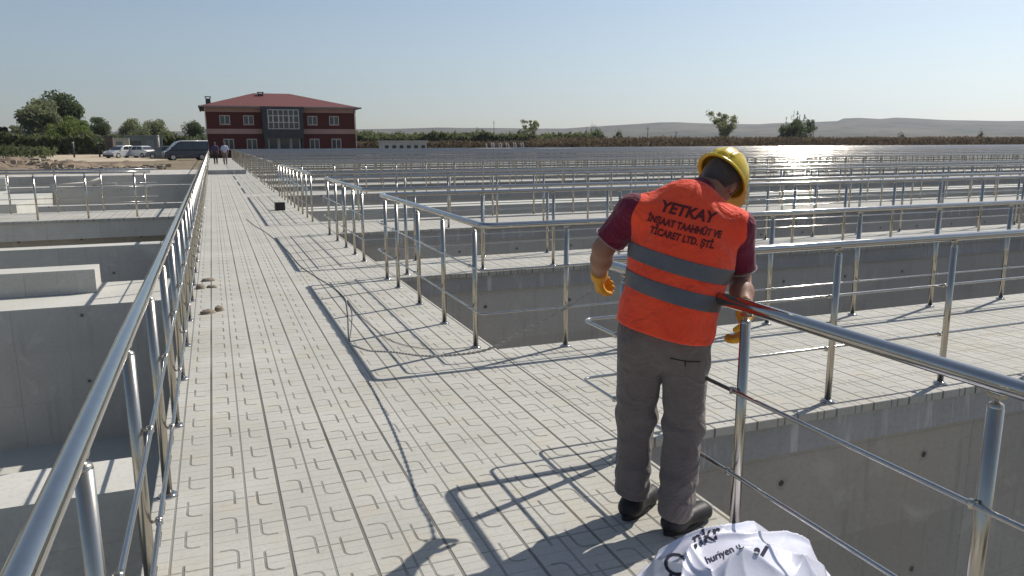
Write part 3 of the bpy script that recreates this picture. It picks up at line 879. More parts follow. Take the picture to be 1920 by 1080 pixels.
# hills
t = NT('hill_fields'); g_ = t.pos()
n_ = t.noise(0.0022, 5, 0.6, g_.outputs['Position']); n2_ = t.noise(0.012, 4, 0.6, g_.outputs['Position'])
t.col(t.mix(t.ramp(n2_, [(0.5, 0.0), (0.62, 0.7)]), t.ramp(n_, [(0.35, (0.10, 0.09, 0.075)), (0.65, (0.17, 0.145, 0.115))]), (0.05, 0.06, 0.04))).set(rough=1.0, spec=0.0)
MAT['hill'] = t.m
def hills(name, prof, D0, D1, D2):
    vs = []; fs = []; n = len(prof)
    for px, py in prof:
        v = cF + cR*(px-960)/FOC + cU*(540-py)/FOC
        hz = np.array([v[0], v[1], 0]); L = np.linalg.norm(hz); hz = hz/L
        top = EYE + v[2]/L*D1
        for D, k in ((D0, 0.0), (D0*0.55+D1*0.45, 0.32), (D0*0.2+D1*0.8, 0.8), (D1, 1.0), (D2, 0.55), (D2*1.4, 0.0)):
            wob = 1+0.12*noise.noise((hz[0]*D*0.004, hz[1]*D*0.004, 2.0)) if 0 < k < 1 else 1
            q = hz*D; vs.append((q[0], q[1], GZ-1+max(0, (top-GZ+1)*k*wob)))
    for i in range(n-1):
        for j in range(5):
            a = i*6+j; fs.append((a, a+6, a+7, a+1))
    o = MB().add(vs, fs, True).build(name, MAT['hill'])
    tag(o, kind='structure')
hills('hills', [(-900, 246), (-400, 244), (-100, 246), (200, 247), (500, 245), (640, 243), (700, 242), (760, 241), (820, 239), (880, 240), (940, 240), (1000, 241), (1060, 241), (1100, 238), (1150, 235), (1200, 232),
    (1235, 229.5), (1270, 229), (1310, 231), (1360, 232), (1420, 233), (1450, 231), (1520, 229), (1570, 227), (1582, 222), (1612, 221), (1650, 223), (1680, 220.5),
    (1720, 222), (1770, 225), (1830, 226), (1880, 227), (1960, 226), (2100, 222), (2400, 230), (2800, 240)], 1500, 3000, 3800)

# ------------------------------------------------------------------ vehicles
def car_paint(name, c, rough=0.22):
    t = NT(name); t.col(c).set(rough=rough, spec=0.5); t.p.inputs['Coat Weight'].default_value = 0.6
    return t.m
MAT['tyre'] = simple('black_rubber', (0.02, 0.02, 0.02), 0.9)
MAT['rim'] = simple('grey_wheel_rim', (0.4, 0.4, 0.42), 0.35)
MAT['lampglass'] = NT('headlight_glass').col((0.75, 0.76, 0.78)).set(rough=0.1, spec=0.7).m
roof_sheen = car_paint('painted_roof_sheen', (0.62, 0.63, 0.66), 0.3)  # silver-white stands for sunlight and sky caught along the van roof
def vehicle(name, label, cat, loc, rz, L, W, H, paint, lower, van=False, group=None):
    """profile along +X (front at +X), width along Y"""
    root = empty(name, loc, rz); tag(root, label, cat, group)
    if van:
        low = [(-0.49,0.14),(-0.5,0.40),(-0.495,0.52),(0.40,0.52),(0.485,0.44),(0.5,0.30),(0.49,0.14)]
        top = [(-0.495,0.52),(-0.487,0.95),(-0.46,1.0),(0.10,1.0),(0.20,0.95),(0.40,0.52)]
    else:
        low = [(-0.48,0.14),(-0.5,0.36),(-0.485,0.60),(-0.30,0.65),(0.22,0.64),(0.44,0.55),(0.495,0.42),(0.49,0.14)]
        top = [(-0.40,0.62),(-0.30,0.94),(-0.20,1.0),(0.0,1.0),(0.09,0.93),(0.25,0.63)]
    def ext(prof, w0, w1, zs):
        m = MB(); n = len(prof); vs = []
        zmin, zmax = min(p[1] for p in prof), max(p[1] for p in prof)
        for sgn in (-1, 1):
            for (x, z) in prof:
                k = (z-zmin)/(zmax-zmin)
                vs.append((x*L, sgn*W/2*(w0+(w1-w0)*k), z*H))
        fs = [tuple(range(n))[::-1], tuple(range(n, 2*n))]
        for i in range(n):
            j = (i+1) % n; fs.append((i, j, j+n, i+n))
        return m.add(vs, fs)
    body = bevel(ext(low, 1.0, 0.97, 0).build('body', paint, root), 0.05, 2)
    cab = bevel(ext(top, 0.95, 0.80, 0).build('cabin', paint, root), 0.06, 2)
    if van:
        bevel(MB().box(-0.478*L, -W*0.40, 1.001*H, 0.11*L, W*0.40, 1.018*H+0.012).build('roof_sheen_panel', roof_sheen, root), 0.03)  # pale top sheet and strips paint the roof's sunlit rim
        for sgn in (-1, 1): MB().tube([(-0.47*L, sgn*W*0.40, H*0.985), (0.10*L, sgn*W*0.40, H*0.985), (0.205*L, sgn*W*0.425, H*0.93), (0.40*L, sgn*W*0.472, H*0.54)], 0.035, 6).build('roof_sheen_trim', roof_sheen, root)
    # windows: side panes and screens, a little proud of the cabin
    def pane(nm, pts):
        o = MB().add(pts, [tuple(range(len(pts)))]).build(nm, MAT['glass'], root)
        s = o.modifiers.new('solid', 'SOLIDIFY'); s.thickness = 0.012; s.offset = 0
    zmin, zmax = top[0][1], 1.0
    def wy(z): return W/2*(0.95-0.15*(z-zmin)/(zmax-zmin))+0.008
    spans = ((-0.44, -0.14), (-0.12, 0.10), (0.12, 0.30)) if van else ((-0.30, -0.10), (-0.085, 0.10))
    for sgn in (-1, 1):
        for (a, b) in spans:
            z0, z1 = zmin+0.06*(1-zmin)/0.4, 0.93
            def clipx(x, z):
                lo_, hi_ = (-0.47, 0.185) if van else (-0.275, 0.065)
                if z > 0.8: return max(lo_, min(hi_, x))
                return x
            if van and b > 0.2: pts = [(a*L, sgn*wy(z0), z0*H), (b*L, sgn*wy(z0), z0*H), (0.185*L, sgn*wy(0.86), 0.86*H), (a*L, sgn*wy(0.86), 0.86*H)]
            else: pts = [(a*L, sgn*wy(z0), z0*H), (b*L*1.0, sgn*wy(z0), z0*H), (clipx(b, z1)*L, sgn*wy(z1), z1*H), (clipx(a, z1)*L, sgn*wy(z1), z1*H)]
            pane('side_window', pts)
    fx = ((0.37, 0.56), (0.215, 0.93)) if van else ((0.235, 0.66), (0.105, 0.92))
    bx = ((-0.497, 0.56), (-0.49, 0.90)) if van else ((-0.385, 0.68), (-0.305, 0.92))
    for nm, ((xa, za), (xb, zb)), off in (('windscreen', fx, 0.012), ('rear_window', bx, -0.012)):
        pane(nm, [(xa*L+off, -wy(za)*0.92, za*H+0.01), (xa*L+off, wy(za)*0.92, za*H+0.01), (xb*L+off, wy(zb)*0.92, zb*H+0.01), (xb*L+off, -wy(zb)*0.92, zb*H+0.01)])
    rw = 0.21*H if not van else 0.17*H
    for sx in (-0.31, 0.32):
        for sy in (-1, 1):
            w = MB().tube([(sx*L, sy*(W/2-0.19), rw), (sx*L, sy*(W/2+0.012), rw)], rw, 18).build('wheel', MAT['tyre'], root)
            MB().tube([(sx*L, sy*(W/2-0.02), rw), (sx*L, sy*(W/2+0.02), rw)], rw*0.62, 14).build('rim', MAT['rim'], w)
    for sy in (-1, 1):
        zf = 0.40 if van else 0.47
        MB().box(0.47*L, sy*W*0.36-0.16, zf*H-0.07, 0.497*L+0.01, sy*W*0.36+0.16, zf*H+0.07).build('headlight', MAT['lampglass'], root)
        MB().box(-0.5*L-0.012, sy*W*0.42-0.07, 0.42*H-0.1, -0.485*L, sy*W*0.42+0.07, 0.42*H+0.1).build('tail_light', simple('red_lamp', (0.35, 0.02, 0.02), 0.2), root)
        MB().box(0.20*L if not van else 0.33*L, sy*(W/2+0.02)-0.06, 0.66*H if not van else 0.58*H, (0.20 if not van else 0.33)*L+0.1, sy*(W/2+0.02)+0.06, (0.74 if not van else 0.68)*H).build('wing_mirror', paint, root)
    MB().box(-0.505*L-0.01, -W*0.46, 0.14*H, -0.485*L, W*0.46, 0.30*H).build('rear_bumper', lower, root)
    MB().box(0.48*L, -W*0.46, 0.12*H, 0.505*L+0.01, W*0.46, 0.28*H).build('front_bumper', lower, root)
    return root
dkp = car_paint('dark_blue_paint', (0.018, 0.02, 0.035)); slv = car_paint('silver_paint', (0.42, 0.43, 0.45), 0.3); wht = car_paint('white_paint', (0.72, 0.72, 0.72), 0.3)
gry = car_paint('grey_paint', (0.12, 0.125, 0.13), 0.3)
PG = 'vehicles parked left of the building'
def veh_px(px, D, **k):
    p = at_y(px, 290, D); return (p[0], p[1], GZ)
vehicle('van', 'dark blue passenger van with tinted side windows beside the walkway end', 'van', veh_px(349, 87), R_(180+12), 4.4, 1.86, 2.0, dkp, MAT['darkmetal'], True, PG)
vehicle('parked_car', 'silver estate car parked leftmost, by the grey cabin', 'car', veh_px(229, 106), R_(228), 4.2, 1.75, 1.5, slv, MAT['darkmetal'], False, PG)
vehicle('parked_car', 'white saloon car between the silver estate and the grey car', 'car', veh_px(262, 106), R_(138), 4.1, 1.72, 1.45, wht, MAT['darkmetal'], False, PG)
vehicle('parked_car', 'grey car half hidden in front of the dark van nose', 'car', veh_px(310, 98), R_(185), 4.3, 1.75, 1.45, gry, MAT['darkmetal'], False, PG)
# cabins behind the cars
MAT['cabin'] = mottled('grey_green_panel', (0.17, 0.195, 0.19), 0.1, 0.7, 0.6)
MAT['cream'] = mottled('cream_panel', (0.46, 0.45, 0.36), 0.1, 0.7, 0.7)
p = at_y(274, 290, 118)
cb = empty('site_cabin', (p[0]-2.4, p[1], GZ), 0.05); tag(cb, 'grey-green site cabin behind the parked cars', 'cabin')
bevel(MB().box(0, 0, 0.1, 4.6, 2.5, 2.75).build('wall', MAT['cabin'], cb), 0.03)
MB().box(-0.05, -0.05, 2.753, 4.65, 2.55, 2.85).build('roof', simple('cabin_roof', (0.25, 0.27, 0.27)), cb)
w_ = MB().box(0.6, -0.04, 1.1, 1.9, -0.005, 2.1).build('window', MAT['glass'], cb)
MB().box(0.52, -0.03, 1.02, 1.98, -0.003, 1.095).build('window_sill', MAT['pvc'], w_)
MB().box(2.6, -0.03, 0.15, 3.5, -0.004, 2.2).build('door', simple('cabin_door', (0.22, 0.25, 0.25)), cb)
p = at_y(224, 290, 116)
cb = empty('site_cabin', (p[0]-1.1, p[1], GZ), 0.05); tag(cb, 'cream site cabin between the dark hut and the grey-green cabin', 'cabin')
MB().box(0, 0, 0.05, 2.4, 2.2, 2.45).build('wall', MAT['cream'], cb)
MB().box(-0.05, -0.05, 2.453, 2.45, 2.25, 2.52).build('roof', simple('cabin_roof', (0.25, 0.27, 0.27)), cb)
MB().box(0.8, -0.03, 0.1, 1.6, -0.004, 2.0).build('door', MAT['cabin'], cb)
p = at_y(205, 290, 112)
cb = empty('guard_hut', (p[0]-0.4, p[1], GZ)); tag(cb, 'narrow dark brown hut left of the cream cabin', 'hut')
MB().box(0, 0, 0, 0.95, 1.2, 2.55).build('wall', simple('brown_board', (0.10, 0.075, 0.065)), cb)
MB().box(-0.08, -0.08, 2.553, 1.03, 1.28, 2.66).build('roof', MAT['darkmetal'], cb)
MB().box(0.15, -0.02, 0.02, 0.75, -0.003, 1.95).build('door', MAT['darkmetal'], cb)
for px, lab in ((187, 'left dark gate post by the dirt track'), (139, 'gate post with a pale top at the end of the left hedge')):
    p = at_y(px, 290, 112)
    r = empty('gate_post', (p[0], p[1], GZ)); tag(r, lab, 'post')
    MB().tube([(0,0,0),(0,0,1.75)], 0.11, 8).build('shaft', MAT['darkmetal'], r)
    MB().tube([(0,0,1.75),(0,0,1.95)], 0.13, 8).build('cap', MAT['cream'], r)
p = at_y(299, 290, 115)
r = empty('white_post', (p[0], p[1], GZ)); tag(r, 'white marker post at the right end of the grey-green cabin', 'post')
MB().tube([(0,0,0),(0,0,2.6)], 0.14, 8).build('shaft', MAT['pvc'], r); MB().lathe([(0.14,0),(0.18,0.03),(0.1,0.2),(0,0.24)], (0,0,2.6), 8).build('cap', MAT['pvc'], r)

# ------------------------------------------------------------------ far pipes and tank houses
for k in range(11):
    px = 913+k*6.9+(3 if k % 2 else 0)
    p = at_y(px, 270, 88)
    m = MB().tube([(0,0,-0.3),(0,0,0.25),(-0.06-0.02*(k % 3),0,0.85),(-0.16,0,1.0)], 0.075, 8)
    o = m.build('vent_pipe', MAT['pvc']); o.location = (p[0], p[1], 0.55 if k % 3 else 0.45)
    tag(o, 'white bent vent pipe standing in a far row before the dark tree', 'pipe', 'white vent pipes at the far side')
    b = MB().box(-0.2, -0.2, -0.8, 0.2, 0.2, -0.3).build('pipe_base', MAT['edge'], o)
def lowhouse(px0, px1, ptop, D, nwin, lab):
    a = at_y(px0, ptop, D); b = at_y(px1, ptop, D)
    w = b[0]-a[0]; h = a[2]-GZ
    r = empty('tank_house', (a[0], D, GZ)); tag(r, lab, 'building', 'low concrete tank houses far across the tanks')
    MB().box(0, 0, -0.5, w, 2.2, h).build('wall', MAT['wallgrey'], r)
    MB().box(-0.15, -0.15, h+0.002, w+0.15, 2.35, h+0.14).build('roof', MAT['wallgrey'], r)
    for i in range(nwin):
        x0 = w*(i+0.25)/nwin; MB().box(x0, -0.03, h*0.2, x0+w*0.5/nwin, -0.004, h*0.8).build('opening', MAT['darkmetal'], r)
lowhouse(718, 800, 266, 82, 6, 'low concrete tank house with openings, right of the brick building')
lowhouse(905, 966, 281, 70, 5, 'low dark grating house below the white pipes')
lowhouse(1021, 1084, 281, 70, 5, 'low grating house right of the white pipes')
# distant shed and masts
p = at_y(865, 256, 320)
r = empty('shed', (p[0]-4, p[1], GZ)); tag(r, 'tiny white roofed shed far off before the hills', 'shed')
MB().box(0, 0, 0, 9, 6, 3.6).build('wall', MAT['cabin'], r); MB().add([(-.4,-.4,3.6),(9.4,-.4,3.6),(9.4,6.4,3.6),(-.4,6.4,3.6),(-.4,3,5.2),(9.4,3,5.2)], [(0,1,5,4),(2,3,4,5),(0,4,3),(1,2,5),(0,3,2,1)]).build('roof', MAT['pvc'], r)
for px, pt, lab in ((926, 226, 'thin pylon mast on the horizon left of the rounded tree'), (1215, 238, 'small pole before the hills, right of the conical tree'), (1268, 246, 'short dark pole at the edge of the brown field')):
    D = 300 if px < 1000 else 190
    p = at_y(px, pt, D); h = p[2]-GZ
    o = MB().tube([(0,0,0),(0,0,h)], [0.16, 0.09], 6).build('pole', MAT['darkmetal']); o.location = (p[0], p[1], GZ)
    MB().box(-0.6, -0.05, h*0.9, 0.6, 0.05, h*0.9+0.1).build('crossarm', MAT['darkmetal'], o)
    tag(o, lab, 'pole')
# upstand across the walkway far off
o = MB().box(0, 0, 0, 1.98, 0.35, 0.22).build('kerb_beam', MAT['beam']); o.location = (-0.34, 43.4, 0.001)
tag(o, 'dark concrete upstand lying across the main walkway far ahead', 'kerb')

# ------------------------------------------------------------------ implicit surfaces for people, cloth and the sack
def nrm(v): v = np.asarray(v, float); return v/np.linalg.norm(v)
def cap(p, a, b, r1, r2):
    a, b = np.asarray(a, float), np.asarray(b, float)
    ba = b-a; h = np.clip(((p-a)@ba)/(ba@ba), 0, 1)
    return np.linalg.norm(p-a-h[:, None]*ba, axis=1)-(r1+(r2-r1)*h)
def flatcap(p, a, b, r1, r2, ax, s):
    """capsule squashed along unit axis ax by factor s (<1 thinner)"""
    a = np.asarray(a, float); ax = nrm(ax)
    q = p-a; q = a+q+((q@ax)*(1/s-1))[:, None]*ax
    bb = np.asarray(b, float)-a; bb = a+bb+((bb@ax)*(1/s-1))*ax
    return cap(q, a, bb, r1, r2)*(0.5+0.5*s)
def ell(p, c, axes, rad):
    q = np.stack([(p-np.asarray(c))@nrm(ax)/r for ax, r in zip(axes, rad)], 1)
    k = np.linalg.norm(q, axis=1)
    return (k-1)*min(rad)
def smin(a, b, k):
    h = np.clip(0.5+0.5*(b-a)/k, 0, 1)
    return b*(1-h)+a*h-k*h*(1-h)
def smax(a, b, k): return -smin(-a, -b, k)
def nets(f, lo, hi, h):
    lo, hi = np.asarray(lo, float), np.asarray(hi, float)
    n = np.ceil((hi-lo)/h).astype(int)+1
    g = np.stack(np.meshgrid(*[lo[i]+h*np.arange(n[i]) for i in range(3)], indexing='ij'), -1).reshape(-1, 3)
    d = np.concatenate([f(c) for c in np.array_split(g, max(1, len(g)//400000))]).reshape(n)
    s = d < 0
    m = n-1
    cnt = np.zeros(m, int)
    corners = [(i, j, k) for i in (0, 1) for j in (0, 1) for k in (0, 1)]
    def sub(a, c): return a[c[0]:c[0]+m[0], c[1]:c[1]+m[1], c[2]:c[2]+m[2]]
    for c in corners: cnt += sub(s, c)
    act = (cnt > 0) & (cnt < 8)
    idx = -np.ones(m, int); idx[act] = np.arange(act.sum())
    acc = np.zeros((act.sum(), 3)); num = np.zeros(act.sum())
    for a in corners:
        for ax in range(3):
            if a[ax]: continue
            b = list(a); b[ax] = 1
            da, db = sub(d, a)[act], sub(d, b)[act]
            x = (da < 0) != (db < 0)
            t = np.where(x, da/np.where(x, da-db, 1), 0)
            pt = np.tile(np.array(a, float), (len(t), 1)); pt[:, ax] += t
            acc[x] += pt[x]; num[x] += 1
    base = np.stack(np.nonzero(act), 1)
    V = lo+h*(base+acc/num[:, None])
    F = []
    for ax in range(3):
        o1, o2 = (ax+1) % 3, (ax+2) % 3
        sl = [slice(None)]*3
        a = [slice(0, n[i]) for i in range(3)]; b = list(a)
        a[ax] = slice(0, n[ax]-1); b[ax] = slice(1, n[ax])
        ch = s[tuple(a)] != s[tuple(b)]
        neg = s[tuple(a)]
        ii = np.stack(np.nonzero(ch), 1)
        ok = (ii[:, o1] > 0) & (ii[:, o1] < n[o1]-1) & (ii[:, o2] > 0) & (ii[:, o2] < n[o2]-1)
        ii = ii[ok]
        e1 = np.zeros(3, int); e1[o1] = 1; e2 = np.zeros(3, int); e2[o2] = 1
        q = [ii-e1-e2, ii-e2, ii, ii-e1]
        q = np.stack([idx[tuple(k.T)] for k in q], 1)
        fl = ~neg[tuple(ii.T)]
        q[fl] = q[fl][:, ::-1]
        F.append(q)
    return V, np.concatenate(F)
def surf(name, f, lo, hi, h, mat, parent=None, org=(0, 0, 0), smooth=2):
    V, F = nets(f, lo, hi, h)
    for _ in range(smooth):                                  # light Laplacian relax
        A = np.zeros_like(V); c = np.zeros(len(V))
        for k in range(4):
            np.add.at(A, F[:, k], V[F[:, (k+1) % 4]]); np.add.at(c, F[:, k], 1)
            np.add.at(A, F[:, k], V[F[:, (k-1) % 4]]); np.add.at(c, F[:, k], 1)
        V = 0.5*V+0.5*A/np.maximum(c, 1)[:, None]
    o = quick_mesh(name, V-np.asarray(org), F, mat, parent)
    o.data.polygons.foreach_set('use_smooth', [True]*len(F))
    return o
def wrinkle(p, d, amp, f=22.0, ph=0.0):
    """cloth folds: bands across direction d, bent by slower waves"""
    q = p@np.asarray(d)
    w = np.sin(f*q+2.3*np.sin(p[:, 0]*9+ph)+1.9*np.sin(p[:, 1]*11+ph*2)+1.1*np.sin(p[:, 2]*7))
    return amp*w*(0.5+0.5*np.sin(p[:, 0]*13+p[:, 2]*17+p[:, 1]*5+ph))

def skin_mat(name, c):
    t = NT(name); tc = t.n('ShaderNodeTexCoord')
    n = t.noise(14, 4, 0.6, tc.outputs['Object'])
    t.col(t.ramp(n, [(0.3, tuple(q*0.85 for q in c)), (0.7, c)])).set(rough=0.55, spec=0.35)
    t.p.inputs['Subsurface Weight'].default_value = 0.08
    t.p.inputs['Subsurface Radius'].default_value = (0.01, 0.004, 0.002)
    return t.m
def cloth_mat(name, c, var=0.12, weave=900, rough=0.85, sheen=0.2, folds=0):
    t = NT(name); tc = t.n('ShaderNodeTexCoord')
    n = t.noise(5, 5, 0.65, tc.outputs['Object']); n2 = t.noise(weave, 2, 0.5, tc.outputs['Object'])
    t.col(t.ramp(n, [(0.3, tuple(q*(1-var) for q in c)), (0.7, tuple(q*(1+var) for q in c))])).set(rough=rough, spec=0.25)
    t.p.inputs['Sheen Weight'].default_value = sheen
    if folds:
        nf = t.noise(folds, 4, 0.55, tc.outputs['Object'], 1.6)
        hh = t.math('ADD', t.math('MULTIPLY', nf, 1.0), t.math('MULTIPLY', n2, 0.03))
        t.bump(hh, 0.85, 0.04)
    else:
        t.bump(n2, 0.15, 0.001)
    return t.m
MAT['skin'] = skin_mat('tanned_skin', (0.30, 0.155, 0.10))
MAT['maroon'] = cloth_mat('maroon_cotton', (0.155, 0.010, 0.034), folds=9)
MAT['trouser'] = cloth_mat('dark_grey_trouser_cloth', (0.160, 0.132, 0.120), 0.16, folds=8)
MAT['shoe'] = cloth_mat('black_leather', (0.022, 0.021, 0.022), 0.2, 300, 0.5, 0.0)
MAT['hair'] = cloth_mat('greying_dark_hair', (0.07, 0.062, 0.06), 0.4, 500, 0.7)
MAT['glove'] = cloth_mat('orange_yellow_work_glove', (0.62, 0.30, 0.02), 0.2, 500, 0.75)
MAT['stripe'] = mottled('grey_reflective_tape', (0.115, 0.11, 0.115), 0.08, 30, 0.42)
MAT['print'] = mottled('dark_print', (0.11, 0.013, 0.014), 0.3, 40, 0.75)
t = NT('orange_safety_vest'); tc = t.n('ShaderNodeTexCoord')
n_ = t.noise(6, 4, 0.6, tc.outputs['Object']); n2_ = t.noise(700, 2, 0.5, tc.outputs['Object'])
t.col(t.ramp(n_, [(0.3, (0.86, 0.060, 0.022)), (0.7, (0.98, 0.095, 0.032))])).set(rough=0.75, spec=0.25)
nf_ = t.noise(6.5, 4, 0.55, tc.outputs['Object'], 1.8)
t.bump(t.math('ADD', nf_, t.math('MULTIPLY', n2_, 0.02)), 0.85, 0.04)
t.p.inputs['Sheen Weight'].default_value = 0.15
MAT['vest'] = t.m
t = NT('yellow_helmet_plastic'); tc = t.n('ShaderNodeTexCoord')
n_ = t.noise(30, 4, 0.6, tc.outputs['Object'])
t.col(t.ramp(n_, [(0.3, (0.56, 0.40, 0.012)), (0.7, (0.66, 0.48, 0.02))])).set(rough=0.28, spec=0.5)
MAT['helmet'] = t.m

# ------------------------------------------------------------------ the worker
def hand_sdf(wr, d, palm, curl, L=0.18, thumb_side=1):
    """wr wrist, d direction of the hand, palm = palm normal; returns sdf; fingers curl towards the palm"""
    wr = np.asarray(wr, float); d = nrm(d); pn = nrm(np.asarray(palm)-np.dot(palm, d)*d); sd = np.cross(d, pn)*thumb_side
    k = L/0.18
    parts = [('pal', wr+d*0.012*k, wr+d*0.078*k)]
    fing = []
    for i, (off, ln, sp) in enumerate(((0.030, 0.92, 0.10), (0.010, 1.0, 0.03), (-0.010, 0.95, -0.04), (-0.028, 0.78, -0.11))):
        b = wr+d*0.082*k+sd*off*k
        ang = curl*(0.75+0.08*i); p0 = b; a = 0; seg = []
        dd = nrm(d+sd*sp)
        for ls, da in ((0.040, ang*0.8), (0.026, ang), (0.020, ang*0.7)):
            a += da
            p1 = p0+(dd*math.cos(a)+pn*math.sin(a))*ls*ln*k
            seg.append((p0, p1)); p0 = p1
        fing.append(seg)
    t0 = wr+d*0.028*k+sd*0.030*k
    t1 = t0+nrm(sd*0.75+d*0.6+pn*0.35)*0.036*k; t2 = t1+nrm(d*0.75+sd*0.1+pn*0.6)*0.030*k; t3 = t2+nrm(d*0.6-sd*0.25+pn*0.75)*0.024*k
    def f(p):
        s = flatcap(p, parts[0][1], parts[0][2], 0.036*k, 0.042*k, pn, 0.42)
        s = smin(s, cap(p, wr-d*0.04, wr+d*0.02, 0.027*k, 0.029*k), 0.02)
        for seg in fing:
            r = 0.0098*k
            q = None
            for (a, b) in seg:
                c = cap(p, a, b, r, r*0.92); q = c if q is None else smin(q, c, 0.004); r *= 0.93
            s = smin(s, q, 0.006)
        q = cap(p, t0, t1, 0.0135*k, 0.0115*k)
        q = smin(q, cap(p, t1, t2, 0.0115*k, 0.0105*k), 0.004); q = smin(q, cap(p, t2, t3, 0.0105*k, 0.009*k), 0.004)
        return smin(s, q, 0.010)
    return f
V_ = nrm([0.56, 0.83, 0]); S_ = nrm([0.83, -0.56, 0]); Z_ = np.array([0, 0, 1.0])      # away from viewer, to the right, up
PEL = np.array([1.698, 2.628, 0.835])
TF = nrm([0.55, 0.83, 0]); TS = np.array([TF[1], -TF[0], 0])                            # torso facing and its right side
CH = np.array([1.808, 2.682, 1.17]); NK = np.array([1.885, 2.708, 1.400])
SL, SR = np.array([1.640, 2.798, 1.335]), np.array([2.008, 2.582, 1.272])
EL, WL = np.array([1.555, 2.905, 1.165]), np.array([1.617, 3.055, 1.020])
ER, WR = np.array([2.075, 2.640, 1.035]), np.array([1.970, 2.458, 0.945])
HDL = nrm([0.25, 0.55, -0.55]); HDR = nrm([-0.22, -0.22, -0.9])
HIPL, HIPR = PEL-TS*0.088, PEL+TS*0.088
KNL, KNR = np.array([1.636, 2.726, 0.455]), np.array([1.782, 2.580, 0.455])
ANL, ANR = np.array([1.610, 2.700, 0.085]), np.array([1.712, 2.512, 0.085])
TOL, TOR = np.array([1.770, 2.800, 0.035]), np.array([1.895, 2.570, 0.035])
HU = nrm(S_*0.50+Z_*0.62+V_*0.52); HF = nrm(V_*0.85+S_*0.30-Z_*0.65); HF = nrm(HF-HU*(HF@HU)); HS = np.cross(HF, HU)
HC = np.array([2.018, 2.738, 1.448])
def torso_sdf(p, grow=0.0):
    s = flatcap(p, PEL+Z_*0.02, CH, 0.158+grow, 0.172+grow, TF, 0.66)
    s = smin(s, flatcap(p, CH, (SL+SR)/2+Z_*0.0, 0.172+grow, 0.135+grow, TF, 0.62), 0.06)
    s = smin(s, cap(p, SL, SR, 0.066+grow, 0.066+grow), 0.07)
    return s
def head_sdf(p):
    s = ell(p, HC+HU*0.02, (HS, HF, HU), (0.074, 0.095, 0.090))
    s = smin(s, ell(p, HC+HF*0.030-HU*0.055, (HS, HF, HU), (0.056, 0.064, 0.062)), 0.03)
    s = smin(s, cap(p, HC+HF*0.095-HU*0.005, HC+HF*0.112-HU*0.035, 0.008, 0.014), 0.012)          # nose
    s = smin(s, cap(p, HC+HF*0.085-HU*0.066-HS*0.02, HC+HF*0.085-HU*0.066+HS*0.02, 0.009, 0.009), 0.008)
    s = smin(s, cap(p, HC+HF*0.080-HU*0.105, HC+HF*0.078-HU*0.10, 0.017, 0.017), 0.02)            # chin
    for sg in (-1, 1):
        s = smin(s, ell(p, HC+HS*sg*0.078-HF*0.012-HU*0.012, (HS, HF, HU), (0.010, 0.020, 0.032)), 0.008)
    return smin(s, cap(p, NK-Z_*0.03, HC-HU*0.05-HF*0.012, 0.058, 0.054), 0.03)
fhl = hand_sdf(WL, HDL, nrm([0.5, -0.35, 0.2]), 1.05, 0.18, 1)
fhr = hand_sdf(WR, HDR, nrm([-0.6, 0.3, 0.25]), 0.75, 0.18, -1)
def arm(p, s, e, w, g=0.0):
    q = smin(cap(p, s, e, 0.054+g, 0.043+g), cap(p, e, e*0.6+w*0.4, 0.044+g, 0.045+g), 0.03)
    return smin(q, cap(p, e*0.6+w*0.4, w, 0.045+g, 0.030+g), 0.03)
def body_sdf(p):
    s = smin(torso_sdf(p, -0.02), head_sdf(p), 0.03)
    for (a, b, c) in ((SL, EL, WL), (SR, ER, WR)): s = smin(s, arm(p, a, b, c), 0.03)
    for (h, k, a, tt) in ((HIPL, KNL, ANL, TOL), (HIPR, KNR, ANR, TOR)):
        q = smin(cap(p, h, k, 0.078, 0.055), cap(p, k, a, 0.056, 0.038), 0.03)
        q = smin(q, cap(p, a-Z_*0.03, tt, 0.038, 0.028), 0.02); s = smin(s, q, 0.03)
    s = smin(s, fhl(p)+0.004, 0.01); s = smin(s, fhr(p)+0.004, 0.01)
    return s
PORG = np.array([1.66, 2.64, 0.0])
me_ = surf('person', body_sdf, (1.42, 2.28, 0.0), (2.22, 3.25, 1.64), 0.0085, MAT['skin'], None, PORG, 1)
me_.location = PORG
worker = me_
tag(worker, 'worker in orange vest and yellow helmet leaning over the handrail, holding a rope', 'person')
def wpart(name, f, lo, hi, h, mat, smooth=2, parent=None):
    return surf(name, f, lo, hi, h, mat, parent or worker, PORG, smooth)
# shirt: torso and short sleeves with collar
def shirt_sdf(p):
    s = torso_sdf(p, 0.002)
    for (a, b) in ((SL, EL), (SR, ER)):
        e = a+(b-a)*0.78
        q = cap(p, a, e, 0.067, 0.069)
        q = smax(q, ((p-e)@nrm(b-a)), 0.004)
        s = smin(s, q, 0.03)
    s = smin(s, cap(p, NK-Z_*0.02, NK+nrm(HC-NK)*0.022, 0.068, 0.064), 0.02)
    s = smax(s, (PEL[2]+0.02-p[:, 2]), 0.004)
    return s+wrinkle(p, nrm([0.3, 0.2, 1]), 0.0028, 34, 1.0)
shirt = wpart('shirt', shirt_sdf, (1.42, 2.40, 0.80), (2.22, 3.05, 1.50), 0.0085, MAT['maroon'])
# white piping rings on the sleeve hems
for (a, b) in ((SL, EL), (SR, ER)):
    e = a+(b-a)*0.765; ax = nrm(b-a); u = nrm(np.cross(ax, [0.2, 0.1, 1])); v = np.cross(ax, u)
    ring = [e+(u*math.cos(k*PI/12)+v*math.sin(k*PI/12))*0.0725-PORG for k in range(25)]
    MB().tube(ring, 0.0022, 6, cap=False).build('sleeve_piping', simple('pale_piping', (0.35, 0.25, 0.27)), shirt)
